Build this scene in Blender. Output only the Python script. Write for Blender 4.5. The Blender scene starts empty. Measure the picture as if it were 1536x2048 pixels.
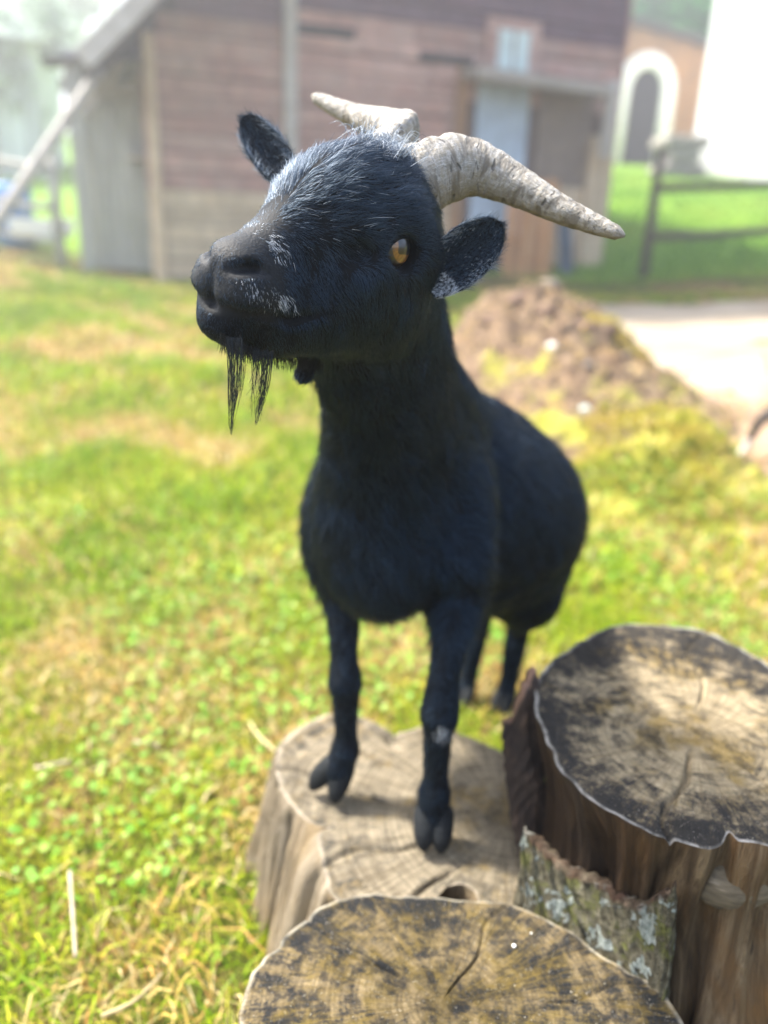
import bpy, bmesh, math, random
import numpy as np
from mathutils import Vector, Matrix, Euler, noise as mnoise

# ------------------------------------------------------------------ camera, sky, sun, exposure
SC = bpy.context.scene
COL = SC.collection
W, H, F = 1536., 2048., 1540.          # photograph size and focal length in its pixels
TH, ROLL, CZ = math.radians(20.), math.radians(2.0), .83
CAM = np.array([0, 0, CZ])
_up0 = np.array([0, math.sin(TH), math.cos(TH)]); _rt0 = np.array([1., 0, 0])
FW = np.array([0, math.cos(TH), -math.sin(TH)])
RT = _rt0*math.cos(ROLL) + _up0*math.sin(ROLL)
UP = -_rt0*math.sin(ROLL) + _up0*math.cos(ROLL)

cam = bpy.data.cameras.new('camera')
cam.sensor_fit = 'VERTICAL'; cam.sensor_height = 34.6; cam.lens = F/H*34.6
cam.clip_start = .02; cam.clip_end = 900
cam.dof.use_dof = True; cam.dof.focus_distance = .535; cam.dof.aperture_fstop = 2.5
cam.dof.aperture_blades = 0
camo = bpy.data.objects.new('camera', cam); COL.objects.link(camo)
camo.matrix_world = Matrix(((RT[0], UP[0], -FW[0], 0), (RT[1], UP[1], -FW[1], 0), (RT[2], UP[2], -FW[2], CZ), (0, 0, 0, 1)))
SC.camera = camo

SUN_DIR = Vector((-.62, .24, .98)).normalized()      # towards the sun: left, a little behind, high
world = bpy.data.worlds.new('World'); SC.world = world; world.use_nodes = True
_n = world.node_tree.nodes; _l = world.node_tree.links
_sky = _n.new('ShaderNodeTexSky'); _sky.sky_type = 'NISHITA'; _sky.sun_disc = False
_sky.sun_elevation = math.asin(SUN_DIR.z); _sky.sun_rotation = math.atan2(SUN_DIR.x, SUN_DIR.y)
_sky.air_density = 1.0; _sky.dust_density = 3.0; _sky.ozone_density = 1.0
_l.new(_sky.outputs[0], _n['Background'].inputs['Color']); _n['Background'].inputs['Strength'].default_value = .13

sun = bpy.data.lights.new('sun', 'SUN'); sun.energy = 5.0; sun.angle = math.radians(5); sun.color = (1, .93, .82)
suno = bpy.data.objects.new('sun', sun); COL.objects.link(suno)
suno.rotation_euler = SUN_DIR.to_track_quat('Z', 'Y').to_euler()
SC.view_settings.view_transform = 'Standard'; SC.view_settings.look = 'None'
SC.view_settings.gamma = 1; SC.view_settings.exposure = 2.2

# ------------------------------------------------------------------ helpers
rng = np.random.default_rng(7)
random.seed(7)

def ray(px, py): return FW + RT*(px-W/2)/F - UP*(py-H/2)/F
def un(px, py, d): return CAM + ray(px, py)*d
def unz(px, py, z):
    r = ray(px, py); return CAM + r*((z-CZ)/r[2])
def uny(px, py, y):
    r = ray(px, py); return CAM + r*(y/r[1])
def unit(v): v = np.asarray(v, float); return v/np.linalg.norm(v)

def mesh_np(name, V, Fc, smooth=True):
    V = np.asarray(V, np.float32); Fc = np.asarray(Fc, np.int32)
    me = bpy.data.meshes.new(name)
    n, k = Fc.shape
    me.vertices.add(len(V)); me.vertices.foreach_set('co', V.ravel())
    me.loops.add(n*k); me.loops.foreach_set('vertex_index', Fc.ravel())
    me.polygons.add(n); me.polygons.foreach_set('loop_start', np.arange(0, n*k, k, dtype=np.int32))
    me.polygons.foreach_set('use_smooth', np.full(n, smooth))
    me.update(calc_edges=True)
    return me

def obj(name, me, mat=None, parent=None, kind=None, label=None, cat=None, group=None, loc=None):
    o = bpy.data.objects.new(name, me); COL.objects.link(o)
    if mat is not None and me is not None and len(me.materials) == 0: me.materials.append(mat)
    if parent is not None: o.parent = parent
    if kind: o['kind'] = kind
    if label: o['label'] = label
    if cat: o['category'] = cat
    if group: o['group'] = group
    if loc is not None: o.location = loc
    return o

class NT:
    """small helper to write node materials"""
    def __init__(s, name):
        s.m = bpy.data.materials.new(name); s.m.use_nodes = True
        s.t = s.m.node_tree; s.b = s.t.nodes['Principled BSDF']; s.out = s.t.nodes['Material Output']
    def n(s, typ, **kw):
        nd = s.t.nodes.new('ShaderNode'+typ)
        for k, v in kw.items():
            if k.startswith('_'): setattr(nd, k[1:], v)
            else: s.put(nd, k, v)
        return nd
    def put(s, nd, k, v):
        i = nd.inputs[int(k[1:])] if (k[0] == 'i' and k[1:].isdigit()) else nd.inputs[k]
        if hasattr(v, 'node') or hasattr(v, 'is_output'): s.t.links.new(v, i)
        else: i.default_value = v
    def set(s, **kw):
        for k, v in kw.items(): s.put(s.b, k.replace('_', ' '), v)
    def math(s, op, a, b=0., c=0., clamp=False):
        return s.n('Math', _operation=op, _use_clamp=clamp, i0=a, i1=b, i2=c).outputs[0]
    def coord(s, which='Object'): return s.n('TexCoord').outputs[which]
    def map(s, vec, scale=(1, 1, 1), loc=(0, 0, 0), rot=(0, 0, 0)):
        return s.n('Mapping', i0=vec, i1=loc, i2=rot, i3=scale).outputs[0]
    def noise(s, vec, scale=5., detail=4., rough=.55, dist=0.):
        return s.n('TexNoise', Vector=vec, Scale=scale, Detail=detail, Roughness=rough, Distortion=dist).outputs[0]
    def ramp(s, fac, stops, interp='LINEAR'):
        nd = s.n('ValToRGB', Fac=fac); cr = nd.color_ramp; cr.interpolation = interp
        while len(cr.elements) < len(stops): cr.elements.new(.5)
        for e, (p, c) in zip(cr.elements, stops):
            e.position = p; e.color = (*c, 1) if len(c) == 3 else c
        return nd.outputs[0]
    def mix(s, fac, a, b, blend='MIX'):
        nd = s.n('Mix', _data_type='RGBA', _blend_type=blend)
        for i, v in ((0, fac), (6, a), (7, b)):
            if hasattr(v, 'is_output'): s.t.links.new(v, nd.inputs[i])
            else: nd.inputs[i].default_value = (*v, 1) if (i and len(v) == 3) else v
        return nd.outputs[2]
    def bump(s, h, strength=.5, dist=.01):
        b = s.n('Bump', Strength=strength, Distance=dist, Height=h).outputs[0]
        s.put(s.b, 'Normal', b)
    def grey(s, v):      # scalar -> colour stop
        return (v, v, v)

def box_mesh(name, sx, sy, sz, bev=0., seed=None, jit=0.):
    """box with its origin at the centre; small bevel and jitter"""
    bm = bmesh.new(); bmesh.ops.create_cube(bm, size=1)
    for v in bm.verts: v.co.x *= sx; v.co.y *= sy; v.co.z *= sz
    if bev: bmesh.ops.bevel(bm, geom=bm.edges[:], offset=bev, segments=1, affect='EDGES')
    if jit:
        r = random.Random(seed)
        for v in bm.verts: v.co += Vector((r.uniform(-jit, jit), r.uniform(-jit, jit), r.uniform(-jit, jit)))
    me = bpy.data.meshes.new(name); bm.to_mesh(me); bm.free()
    return me

def tube(path, radii, seg=10, cap=True):
    """verts, quads of a tube along path (n,3)"""
    P = np.asarray(path, float); n = len(P); R = np.broadcast_to(np.asarray(radii, float), (n,))
    T = np.gradient(P, axis=0); T /= np.linalg.norm(T, axis=1, keepdims=True)+1e-12
    a = np.array([0, 0, 1.]) if abs(T[0][2]) < .9 else np.array([1., 0, 0])
    U = np.cross(T[0], a); U /= np.linalg.norm(U); Vs = []; 
    for i in range(n):
        U = U-T[i]*(U@T[i]); U /= np.linalg.norm(U); B = np.cross(T[i], U)
        th = np.arange(seg)*2*np.pi/seg
        Vs.append(P[i]+R[i]*(np.cos(th)[:, None]*U+np.sin(th)[:, None]*B))
    V = np.concatenate(Vs); Q = []
    for i in range(n-1):
        for j in range(seg):
            k = (j+1) % seg
            Q.append((i*seg+j, i*seg+k, (i+1)*seg+k, (i+1)*seg+j))
    if cap:
        V = np.concatenate([V, P[:1], P[-1:]]); a, b = len(V)-2, len(V)-1
        for j in range(seg):
            k = (j+1) % seg
            Q.append((a, k, j, a)); Q.append((b, (n-1)*seg+j, (n-1)*seg+k, b))
    return V, Q

def mesh_py(name, V, Fs, smooth=True):
    me = bpy.data.meshes.new(name)
    me.from_pydata([tuple(map(float, v)) for v in V], [], [tuple(dict.fromkeys(f)) for f in Fs]); me.update()
    if smooth: me.polygons.foreach_set('use_smooth', [True]*len(me.polygons))
    return me

def spline(pts, n):
    """Catmull-Rom through pts (k,d) sampled at n points"""
    P = np.asarray(pts, float); P = np.concatenate([2*P[:1]-P[1:2], P, 2*P[-1:]-P[-2:-1]])
    t = np.linspace(0, len(P)-3-1e-9, n); i = t.astype(int); f = (t-i)[:, None]
    a, b, c, d = P[i], P[i+1], P[i+2], P[i+3]
    return .5*((2*b)+(-a+c)*f+(2*a-5*b+4*c-d)*f**2+(-a+3*b-3*c+d)*f**3)

# ------------------------------------------------------------------ signed-distance modelling (smooth unions -> one continuous skin)
class SDF:
    def __init__(s, xs, ys, zs):
        s.ax = [np.asarray(a, np.float32) for a in (xs, ys, zs)]
        s.v = np.full([len(a) for a in s.ax], .2, np.float32)
    def _win(s, lo, hi):
        sl = []
        for a, l, h in zip(s.ax, lo, hi):
            i = max(0, np.searchsorted(a, l)-1); j = min(len(a), np.searchsorted(a, h)+1)
            sl.append(slice(i, j))
        return tuple(sl)
    def _pts(s, w):
        return np.meshgrid(*[a[q] for a, q in zip(s.ax, w)], indexing='ij', sparse=True)
    def _join(s, w, d, k, op):
        c = s.v[w]
        if op == 'add':
            if k > 0:
                h = np.maximum(k-np.abs(c-d), 0)/k; s.v[w] = np.minimum(c, d)-h*h*k*.25
            else: s.v[w] = np.minimum(c, d)
        else:
            if k > 0:
                h = np.maximum(k-np.abs(c+d), 0)/k; s.v[w] = np.maximum(c, -d)+h*h*k*.25
            else: s.v[w] = np.maximum(c, -d)
    def cone(s, a, b, ra, rb, k=.02, op='add', flat=None):
        """rounded cone a->b; flat=(axis, factor) squeezes the section along axis"""
        a = np.asarray(a, float); b = np.asarray(b, float); m = max(ra, rb)*(1 if flat is None else max(1, 1/flat[1]))+k+.012
        w = s._win(np.minimum(a, b)-m, np.maximum(a, b)+m); X, Y, Z = s._pts(w)
        if X.size == 0 or Y.size == 0 or Z.size == 0: return
        ab = b-a; L = ab@ab+1e-12
        px, py, pz = X-a[0], Y-a[1], Z-a[2]
        t = np.clip((px*ab[0]+py*ab[1]+pz*ab[2])/L, 0, 1)
        qx, qy, qz = px-t*ab[0], py-t*ab[1], pz-t*ab[2]
        d2 = qx*qx+qy*qy+qz*qz; f = 1.
        if flat is not None:
            e = unit(flat[0]); q = qx*e[0]+qy*e[1]+qz*e[2]; d2 = d2+q*q*(flat[1]**2-1)
        d = np.sqrt(d2)-(ra+(rb-ra)*t)
        s._join(w, d.astype(np.float32), k, op)
    def chain(s, pts, rad, k=.02, op='add', flat=None):
        """poly-line of rounded cones, first united plainly, then blended with the rest once"""
        P = np.asarray(pts, float); m = max(rad)*(1 if flat is None else max(1, 1/flat[1]))+k+.012
        w = s._win(P.min(0)-m, P.max(0)+m); X, Y, Z = s._pts(w); D = None
        if X.size == 0 or Y.size == 0 or Z.size == 0: return
        for a, b, ra, rb in zip(P[:-1], P[1:], rad[:-1], rad[1:]):
            ab = b-a; L = ab@ab+1e-12; px, py, pz = X-a[0], Y-a[1], Z-a[2]
            t = np.clip((px*ab[0]+py*ab[1]+pz*ab[2])/L, 0, 1); qx, qy, qz = px-t*ab[0], py-t*ab[1], pz-t*ab[2]
            d2 = qx*qx+qy*qy+qz*qz
            if flat is not None:
                e = unit(flat[0]); q = qx*e[0]+qy*e[1]+qz*e[2]; d2 = d2+q*q*(flat[1]**2-1)
            d = np.sqrt(d2)-(ra+(rb-ra)*t); D = d if D is None else np.minimum(D, d)
        s._join(w, D.astype(np.float32), k, op)
    def ell(s, c, axes, r, k=.02, op='add'):
        c = np.asarray(c, float); m = max(r)+k+.012; w = s._win(c-m, c+m); X, Y, Z = s._pts(w)
        if X.size == 0 or Y.size == 0 or Z.size == 0: return
        px, py, pz = X-c[0], Y-c[1], Z-c[2]; k0 = 0; k1 = 0
        for e, q in zip(axes, r):
            e = unit(e); t = (px*e[0]+py*e[1]+pz*e[2]); k0 = k0+(t/q)**2; k1 = k1+(t/q**2)**2
        k0 = np.sqrt(k0); d = k0*(k0-1)/np.maximum(np.sqrt(k1), 1e-6)
        s._join(w, d.astype(np.float32), k, op)
    def mesh(s, name):
        """surface nets on the rectilinear grid"""
        v = s.v; ins = v < 0; nx, ny, nz = v.shape
        cnt = np.zeros((nx-1, ny-1, nz-1), np.uint8)
        for dx in (0, 1):
            for dy in (0, 1):
                for dz in (0, 1): cnt += ins[dx:nx-1+dx, dy:ny-1+dy, dz:nz-1+dz]
        act = (cnt > 0) & (cnt < 8); I, J, K = np.nonzero(act); n = len(I)
        idx = np.full(act.shape, -1, np.int32); idx[I, J, K] = np.arange(n)
        P = np.zeros((n, 3)); N = np.zeros(n); co = (I, J, K)
        for ax in range(3):
            o1, o2 = [q for q in range(3) if q != ax]
            for u in (0, 1):
                for w in (0, 1):
                    d = [0, 0, 0]; d[o1] = u; d[o2] = w
                    e = list(d); e[ax] = 1
                    va = v[I+d[0], J+d[1], K+d[2]]; vb = v[I+e[0], J+e[1], K+e[2]]
                    cr = (va < 0) != (vb < 0); t = np.where(cr, va/np.where(cr, va-vb, 1), 0)
                    for q in range(3):
                        A = s.ax[q]; base = A[co[q]+d[q]]; end = A[co[q]+e[q]]
                        P[:, q] += np.where(cr, base+(end-base)*t, 0)
                    N += cr
        P /= N[:, None]; Q = []
        for ax in range(3):
            o1, o2 = [q for q in range(3) if q != ax]
            sl0 = [slice(1, m-1) for m in v.shape]; sl1 = list(sl0)
            sl0[ax] = slice(0, v.shape[ax]-1); sl1[ax] = slice(1, v.shape[ax])
            a, b = ins[tuple(sl0)], ins[tuple(sl1)]; E = np.nonzero(a != b)
            base = [E[q]+(0 if q == ax else 1) for q in range(3)]; flip = a[E]
            def cell(du, dw):
                c = [base[0].copy(), base[1].copy(), base[2].copy()]; c[o1] -= du; c[o2] -= dw
                return idx[c[0], c[1], c[2]]
            q4 = np.stack([cell(1, 1), cell(0, 1), cell(0, 0), cell(1, 0)], 1)
            if ax == 1: flip = ~flip
            q4[~flip] = q4[~flip][:, ::-1]; Q.append(q4)
        Q = np.concatenate(Q)
        return P, Q[(Q >= 0).all(1)]

def vnormals(P, Q):
    fn = np.cross(P[Q[:, 2]]-P[Q[:, 0]], P[Q[:, 3]]-P[Q[:, 1]]); N = np.zeros_like(P)
    for i in range(4): 
        for c in range(3): N[:, c] += np.bincount(Q[:, i], fn[:, c], len(P))
    return N/(np.linalg.norm(N, axis=1, keepdims=True)+1e-12)

def smooth_mesh(P, Q, it=2, lam=.5):
    E = np.concatenate([Q[:, [0, 1]], Q[:, [1, 2]], Q[:, [2, 3]], Q[:, [3, 0]]])
    for _ in range(it):
        S = np.zeros_like(P); n = np.bincount(E[:, 0], minlength=len(P))+np.bincount(E[:, 1], minlength=len(P))
        for c in range(3): S[:, c] = np.bincount(E[:, 0], P[E[:, 1], c], len(P))+np.bincount(E[:, 1], P[E[:, 0], c], len(P))
        P = P+lam*(S/np.maximum(n, 1)[:, None]-P)
    return P
# ------------------------------------------------------------------ terrain
def sstep(x): x = np.clip(x, 0, 1); return x*x*(3-2*x)
def gz(x, y):
    """height of the ground: level round the stumps, then rising up the slope behind"""
    x = np.asarray(x, float); y = np.asarray(y, float)
    z = np.interp(y, [-8, 2, 5, 8, 9, 20, 26, 60, 140, 400], [0, 0, .10, .27, .42, 2.22, 3.1, 6.5, 10, 14])
    z = z+.14*sstep((np.abs(x)-2.2)/2.)*sstep((y-4.5)/3.5)
    z = z+.010*np.sin(3.1*x+1.3)*np.sin(2.7*y)*sstep((y-1.2)/1.)+.006*np.sin(7.3*x+.4*y)*np.sin(6.1*y+1.)
    return z
DIRT = [(1.02, 7.35), (.90, 6.4), (.98, 5.6), (1.18, 4.9), (1.5, 4.35), (2.1, 4.05), (3.2, 4.2), (4.6, 4.6), (5.6, 5.6), (5.4, 7.0), (4.0, 7.55), (2.2, 7.6)]

def ground_axis(lo, hi, near_lo, near_hi, fine):
    a = np.arange(near_lo, near_hi, fine); o = [near_hi+.0]; s = fine
    while o[-1] < hi: s *= 1.22; o.append(o[-1]+s)
    i = [near_lo-fine]; s = fine
    while i[-1] > lo: s *= 1.22; i.append(i[-1]-s)
    return np.concatenate([i[::-1], a, o])

def mat_ground():
    m = NT('meadow_soil'); v = m.coord('Object')
    a = m.noise(v, 1.3, 5, .6); b = m.noise(v, 9, 5, .65); c = m.noise(v, 70, 4, .7)
    g = m.ramp(c, [(.3, (.025, .035, .006)), (.55, (.07, .085, .012)), (.8, (.16, .15, .03))])
    d = m.ramp(c, [(.3, (.09, .055, .022)), (.6, (.20, .125, .05)), (.8, (.34, .24, .11))])
    f = m.math('ADD', m.math('MULTIPLY', a, .6), m.math('MULTIPLY', b, .5))
    col = m.mix(m.ramp(f, [(.50, (0, 0, 0)), (.64, (1, 1, 1))]), g, d)
    s = m.n('SeparateXYZ', i0=v)
    # mown lawn up the slope beyond the fence
    lawn = m.ramp(b, [(.3, (.09, .20, .012)), (.7, (.17, .29, .025))])
    col = m.mix(m.ramp(m.math('MULTIPLY', s.outputs[1], .1), [(.86, (0, 0, 0)), (.92, (1, 1, 1))]), col, lawn)
    m.set(Base_Color=col, Roughness=.95); m.b.inputs['Specular IOR Level'].default_value = .1; m.bump(c, .8, .02)
    return m.m

gx = ground_axis(-110, 110, -3.2, 3.2, .05); gy = ground_axis(-12, 160, -.4, 8., .05)
GX, GY = np.meshgrid(gx, gy, indexing='ij'); GZ = gz(GX, GY)
n_, k_ = GX.shape; ii, jj = np.meshgrid(np.arange(n_-1), np.arange(k_-1), indexing='ij')
Qg = np.stack([ii*k_+jj, (ii+1)*k_+jj, (ii+1)*k_+jj+1, ii*k_+jj+1], -1).reshape(-1, 4)
obj('ground', mesh_np('ground', np.stack([GX, GY, GZ], -1).reshape(-1, 3), Qg), mat_ground(), kind='structure')

def in_poly(x, y, poly):
    c = np.zeros(np.shape(x), bool); p = np.asarray(poly)
    for i in range(len(p)):
        (x0, y0), (x1, y1) = p[i-1], p[i]
        if y0 == y1: continue
        c ^= ((y0 > y) != (y1 > y)) & (x < (x1-x0)*(y-y0)/(y1-y0)+x0)
    return c
# pale trodden yard: a thin sheet over the slope with a ragged border
dp = spline(DIRT+DIRT[:1], 140)[:-1]; dp = dp+np.stack([wob2 for wob2 in (np.sin(np.arange(139)*1.7)*.05+np.sin(np.arange(139)*.61)*.05, np.cos(np.arange(139)*1.3)*.05)], 1)
dc = dp.mean(0); fr = np.linspace(0, 1, 26)
DV = (dc+(dp-dc)[None]*fr[:, None, None]).reshape(-1, 2); DZ = gz(DV[:, 0], DV[:, 1])+.012-.014*np.repeat(fr, 139)**8
a_, b_ = np.meshgrid(np.arange(25), np.arange(139), indexing='ij'); b2 = (b_+1) % 139
md = NT('pale_dirt'); vv = md.coord('Object'); na = md.noise(vv, 2.2, 5, .6); nb = md.noise(vv, 45, 4, .7)
md.set(Base_Color=md.mix(md.ramp(na, [(.38, (0, 0, 0)), (.62, (1, 1, 1))]), (.26, .205, .14), md.ramp(nb, [(.3, (.30, .24, .17)), (.7, (.37, .31, .23))])), Roughness=.95); md.bump(nb, .5, .01)
obj('dirt_yard', mesh_np('dirt_yard', np.concatenate([DV, DZ[:, None]], 1), np.stack([a_*139+b_, (a_+1)*139+b_, (a_+1)*139+b2, a_*139+b2], -1).reshape(-1, 4)[139:]), md.m, kind='structure')

# bare trodden soil between the heap and the yard at the right
SOIL = [(1.25, 4.15), (1.28, 3.6), (1.30, 3.0), (1.30, 2.55), (1.5, 2.3), (2.3, 2.2), (3.2, 3.0), (3.6, 4.0), (2.6, 4.02), (1.6, 4.2)]
sp_ = spline(SOIL+SOIL[:1], 120)[:-1]; sp_ = sp_+np.stack([np.sin(np.arange(119)*1.9)*.03+np.sin(np.arange(119)*.7)*.04, np.cos(np.arange(119)*1.5)*.04], 1); sc_ = sp_.mean(0); fr = np.linspace(0, 1, 20)
SV = (sc_+(sp_-sc_)[None]*fr[:, None, None]).reshape(-1, 2); SZ = gz(SV[:, 0], SV[:, 1])+.008-.010*np.repeat(fr, 119)**8
a_, b_ = np.meshgrid(np.arange(19), np.arange(119), indexing='ij'); b2 = (b_+1) % 119
ms = NT('brown_trodden_soil'); vv = ms.coord('Object'); na = ms.noise(vv, 4, 5, .65); nb = ms.noise(vv, 60, 5, .7)
ms.set(Base_Color=ms.mix(ms.ramp(na, [(.4, (0, 0, 0)), (.62, (1, 1, 1))]), ms.ramp(nb, [(.3, (.16, .095, .055)), (.7, (.30, .19, .12))]), ms.ramp(nb, [(.3, (.30, .20, .13)), (.7, (.44, .31, .21))])), Roughness=.95); ms.bump(nb, .8, .02)
obj('bare_soil', mesh_np('bare_soil', np.concatenate([SV, SZ[:, None]], 1), np.stack([a_*119+b_, (a_+1)*119+b_, (a_+1)*119+b2, a_*119+b2], -1).reshape(-1, 4)[119:]), ms.m, kind='structure')

# ------------------------------------------------------------------ heap of soil and moss
def heap(x, y):
    g = lambda cx, cy, sx, sy, h: h*np.exp(-(np.abs((x-cx)/sx)**2.4+np.abs((y-cy)/sy)**2.4))
    z = g(.90, 4.40, .44, .6, .27)+g(.56, 4.35, .34, .5, .24)+g(1.08, 3.75, .40, .5, .22)+g(.58, 3.85, .32, .34, .13)+g(.72, 3.25, .40, .42, .15)+g(1.04, 2.75, .32, .38, .17)+g(.82, 2.45, .30, .24, .08)
    f = lambda a, b, c, d: np.sin(a*x+b*y+.7*np.sin(b*x*.7))*np.sin(c*y+d*x+.8*np.sin(a*y*.6))
    n = f(7, 2.3, 6.1, -1.7)*.42+f(17, 5, 15, 3)*.30+f(37, -11, 33, 7)*.24+f(71, 13, 77, -9)*.20
    return z*(1+.26*n)+.030*n*sstep(z/.12)
hx = np.linspace(-.1, 1.9, 150); hy = np.linspace(1.9, 5.7, 240); HXg, HYg = np.meshgrid(hx, hy, indexing='ij')
hh = heap(HXg, HYg); HZg = gz(HXg, HYg)+hh-.02
ii, jj = np.meshgrid(np.arange(149), np.arange(239), indexing='ij')
Qh = np.stack([ii*240+jj, (ii+1)*240+jj, (ii+1)*240+jj+1, ii*240+jj+1], -1).reshape(-1, 4)
Qh = Qh[hh.ravel()[Qh].max(1) > .012]
mh = NT('heap_soil'); vv = mh.coord('Object'); na = mh.noise(vv, 3.0, 5, .6); nb = mh.noise(vv, 16, 5, .7); nc = mh.noise(vv, 90, 3, .7)
c1 = mh.ramp(nb, [(.32, (.035, .021, .013)), (.50, (.125, .080, .047)), (.68, (.25, .175, .105))])
c2 = mh.ramp(nc, [(.3, (.14, .15, .012)), (.7, (.34, .32, .035))])
yy = mh.n('SeparateXYZ', i0=vv).outputs[1]
ms = mh.math('ADD', na, mh.math('MULTIPLY', mh.math('SUBTRACT', 3.3, yy), .17))
mh.set(Base_Color=mh.mix(mh.ramp(ms, [(.52, (0, 0, 0)), (.62, (1, 1, 1))]), c1, c2), Roughness=.95); mh.bump(nb, .8, .05)
heap_o = obj('soil_heap', mesh_np('soil_heap', np.stack([HXg, HYg, HZg], -1).reshape(-1, 3), Qh), mh.m, label='long low heap of brown soil and yellow-green moss behind the goat', cat='heap')

def surf_z(x, y): return np.maximum(gz(x, y), gz(x, y)+heap(x, y)-.02)

# ------------------------------------------------------------------ grass, clover, straw: real blades, nobody could count them
def blades(name, x, y, hgt, wid, lean, col, mat, z=None, curl=.6):
    n = len(x); z = surf_z(x, y)-.003 if z is None else z
    a = rng.uniform(0, 2*np.pi, n); wx, wy = np.cos(a)*wid, np.sin(a)*wid
    b = rng.uniform(0, 2*np.pi, n); lx, ly = np.cos(b)*lean*hgt, np.sin(b)*lean*hgt
    B = np.stack([x, y, z], 1); h = hgt[:, None]; up = np.array([0, 0, 1.])
    wv = np.stack([wx, wy, np.zeros(n)], 1); lv = np.stack([lx, ly, np.zeros(n)], 1)
    M = B+up*h*.58+lv*.38; Tp = B+up*h*(1-.45*curl*np.clip(lean, 0, 1.4)[:, None])+lv
    V = np.stack([B-wv, B+wv, M+wv*.8, M-wv*.8, Tp+wv*.12, Tp-wv*.12], 1).reshape(-1, 3)
    i = np.arange(n)[:, None]*6; Qb = np.concatenate([i+np.array([[0, 1, 2, 3]]), i+np.array([[3, 2, 4, 5]])])
    me = mesh_np(name, V, Qb)
    at = me.attributes.new('gcol', 'FLOAT_COLOR', 'POINT')
    at.data.foreach_set('color', np.repeat(np.concatenate([col, np.ones((n, 1))], 1), 6, 0).astype(np.float32).ravel())
    return obj(name, me, mat, kind='stuff')

def mat_blade():
    m = NT('grass_blade'); c = m.n('Attribute', _attribute_name='gcol').outputs['Color']
    m.set(Base_Color=c, Roughness=.55); m.b.inputs['Specular IOR Level'].default_value = .25
    tr = m.n('BsdfTranslucent', Color=m.mix(.5, c, m.n('RGB').outputs[0], 'MIX') if False else c)
    mx = m.n('MixShader', i0=.30, i1=m.b.outputs[0], i2=tr.outputs[0]); m.t.links.new(mx.outputs[0], m.out.inputs['Surface'])
    return m.m
BLADE = mat_blade()
def field(x, y, f, seed):
    return sum(np.sin(f*(x*math.cos(a)+y*math.sin(a))*k+p) for a, k, p in np.random.default_rng(seed).uniform([0, .6, 0], [6.28, 1.8, 6.28], (6, 3)))/6**.5
def scatter(x0, x1, y0, y1, dens):
    n = int((x1-x0)*(y1-y0)*dens); x = rng.uniform(x0, x1, n); y = rng.uniform(y0, y1, n)
    # only where the photograph's ground can be seen (with a step's margin)
    k = (np.abs(x) < .30+.62*y+.15) & ~in_poly(x, y, dp) & (~in_poly(x, y, sp_) | (rng.random(len(x)) < .06))
    return x[k], y[k]
GREEN = np.array([[.12, .24, .006], [.19, .31, .006], [.29, .37, .010], [.40, .40, .024]]); DRY = np.array([[.48, .35, .085], [.58, .44, .16], [.42, .24, .07], [.62, .51, .27]])
def grass_colour(x, y, dry_bias=0.):
    d = .5*field(x, y, 2.4, 1)+.55*field(x, y, 7.5, 2)+.30*field(x, y, 22, 3); n = len(x)
    isdry = d*1.25+rng.normal(size=n)*.5+dry_bias > .60
    c = np.where(isdry[:, None], DRY[rng.integers(0, 4, n)], GREEN[np.clip((rng.random(n)*2.6+.9+.45*field(x, y, 5, 4)+.4*d).astype(int), 0, 3)])
    return c*rng.uniform(.55, 1.35, (n, 1)), d, isdry

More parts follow.
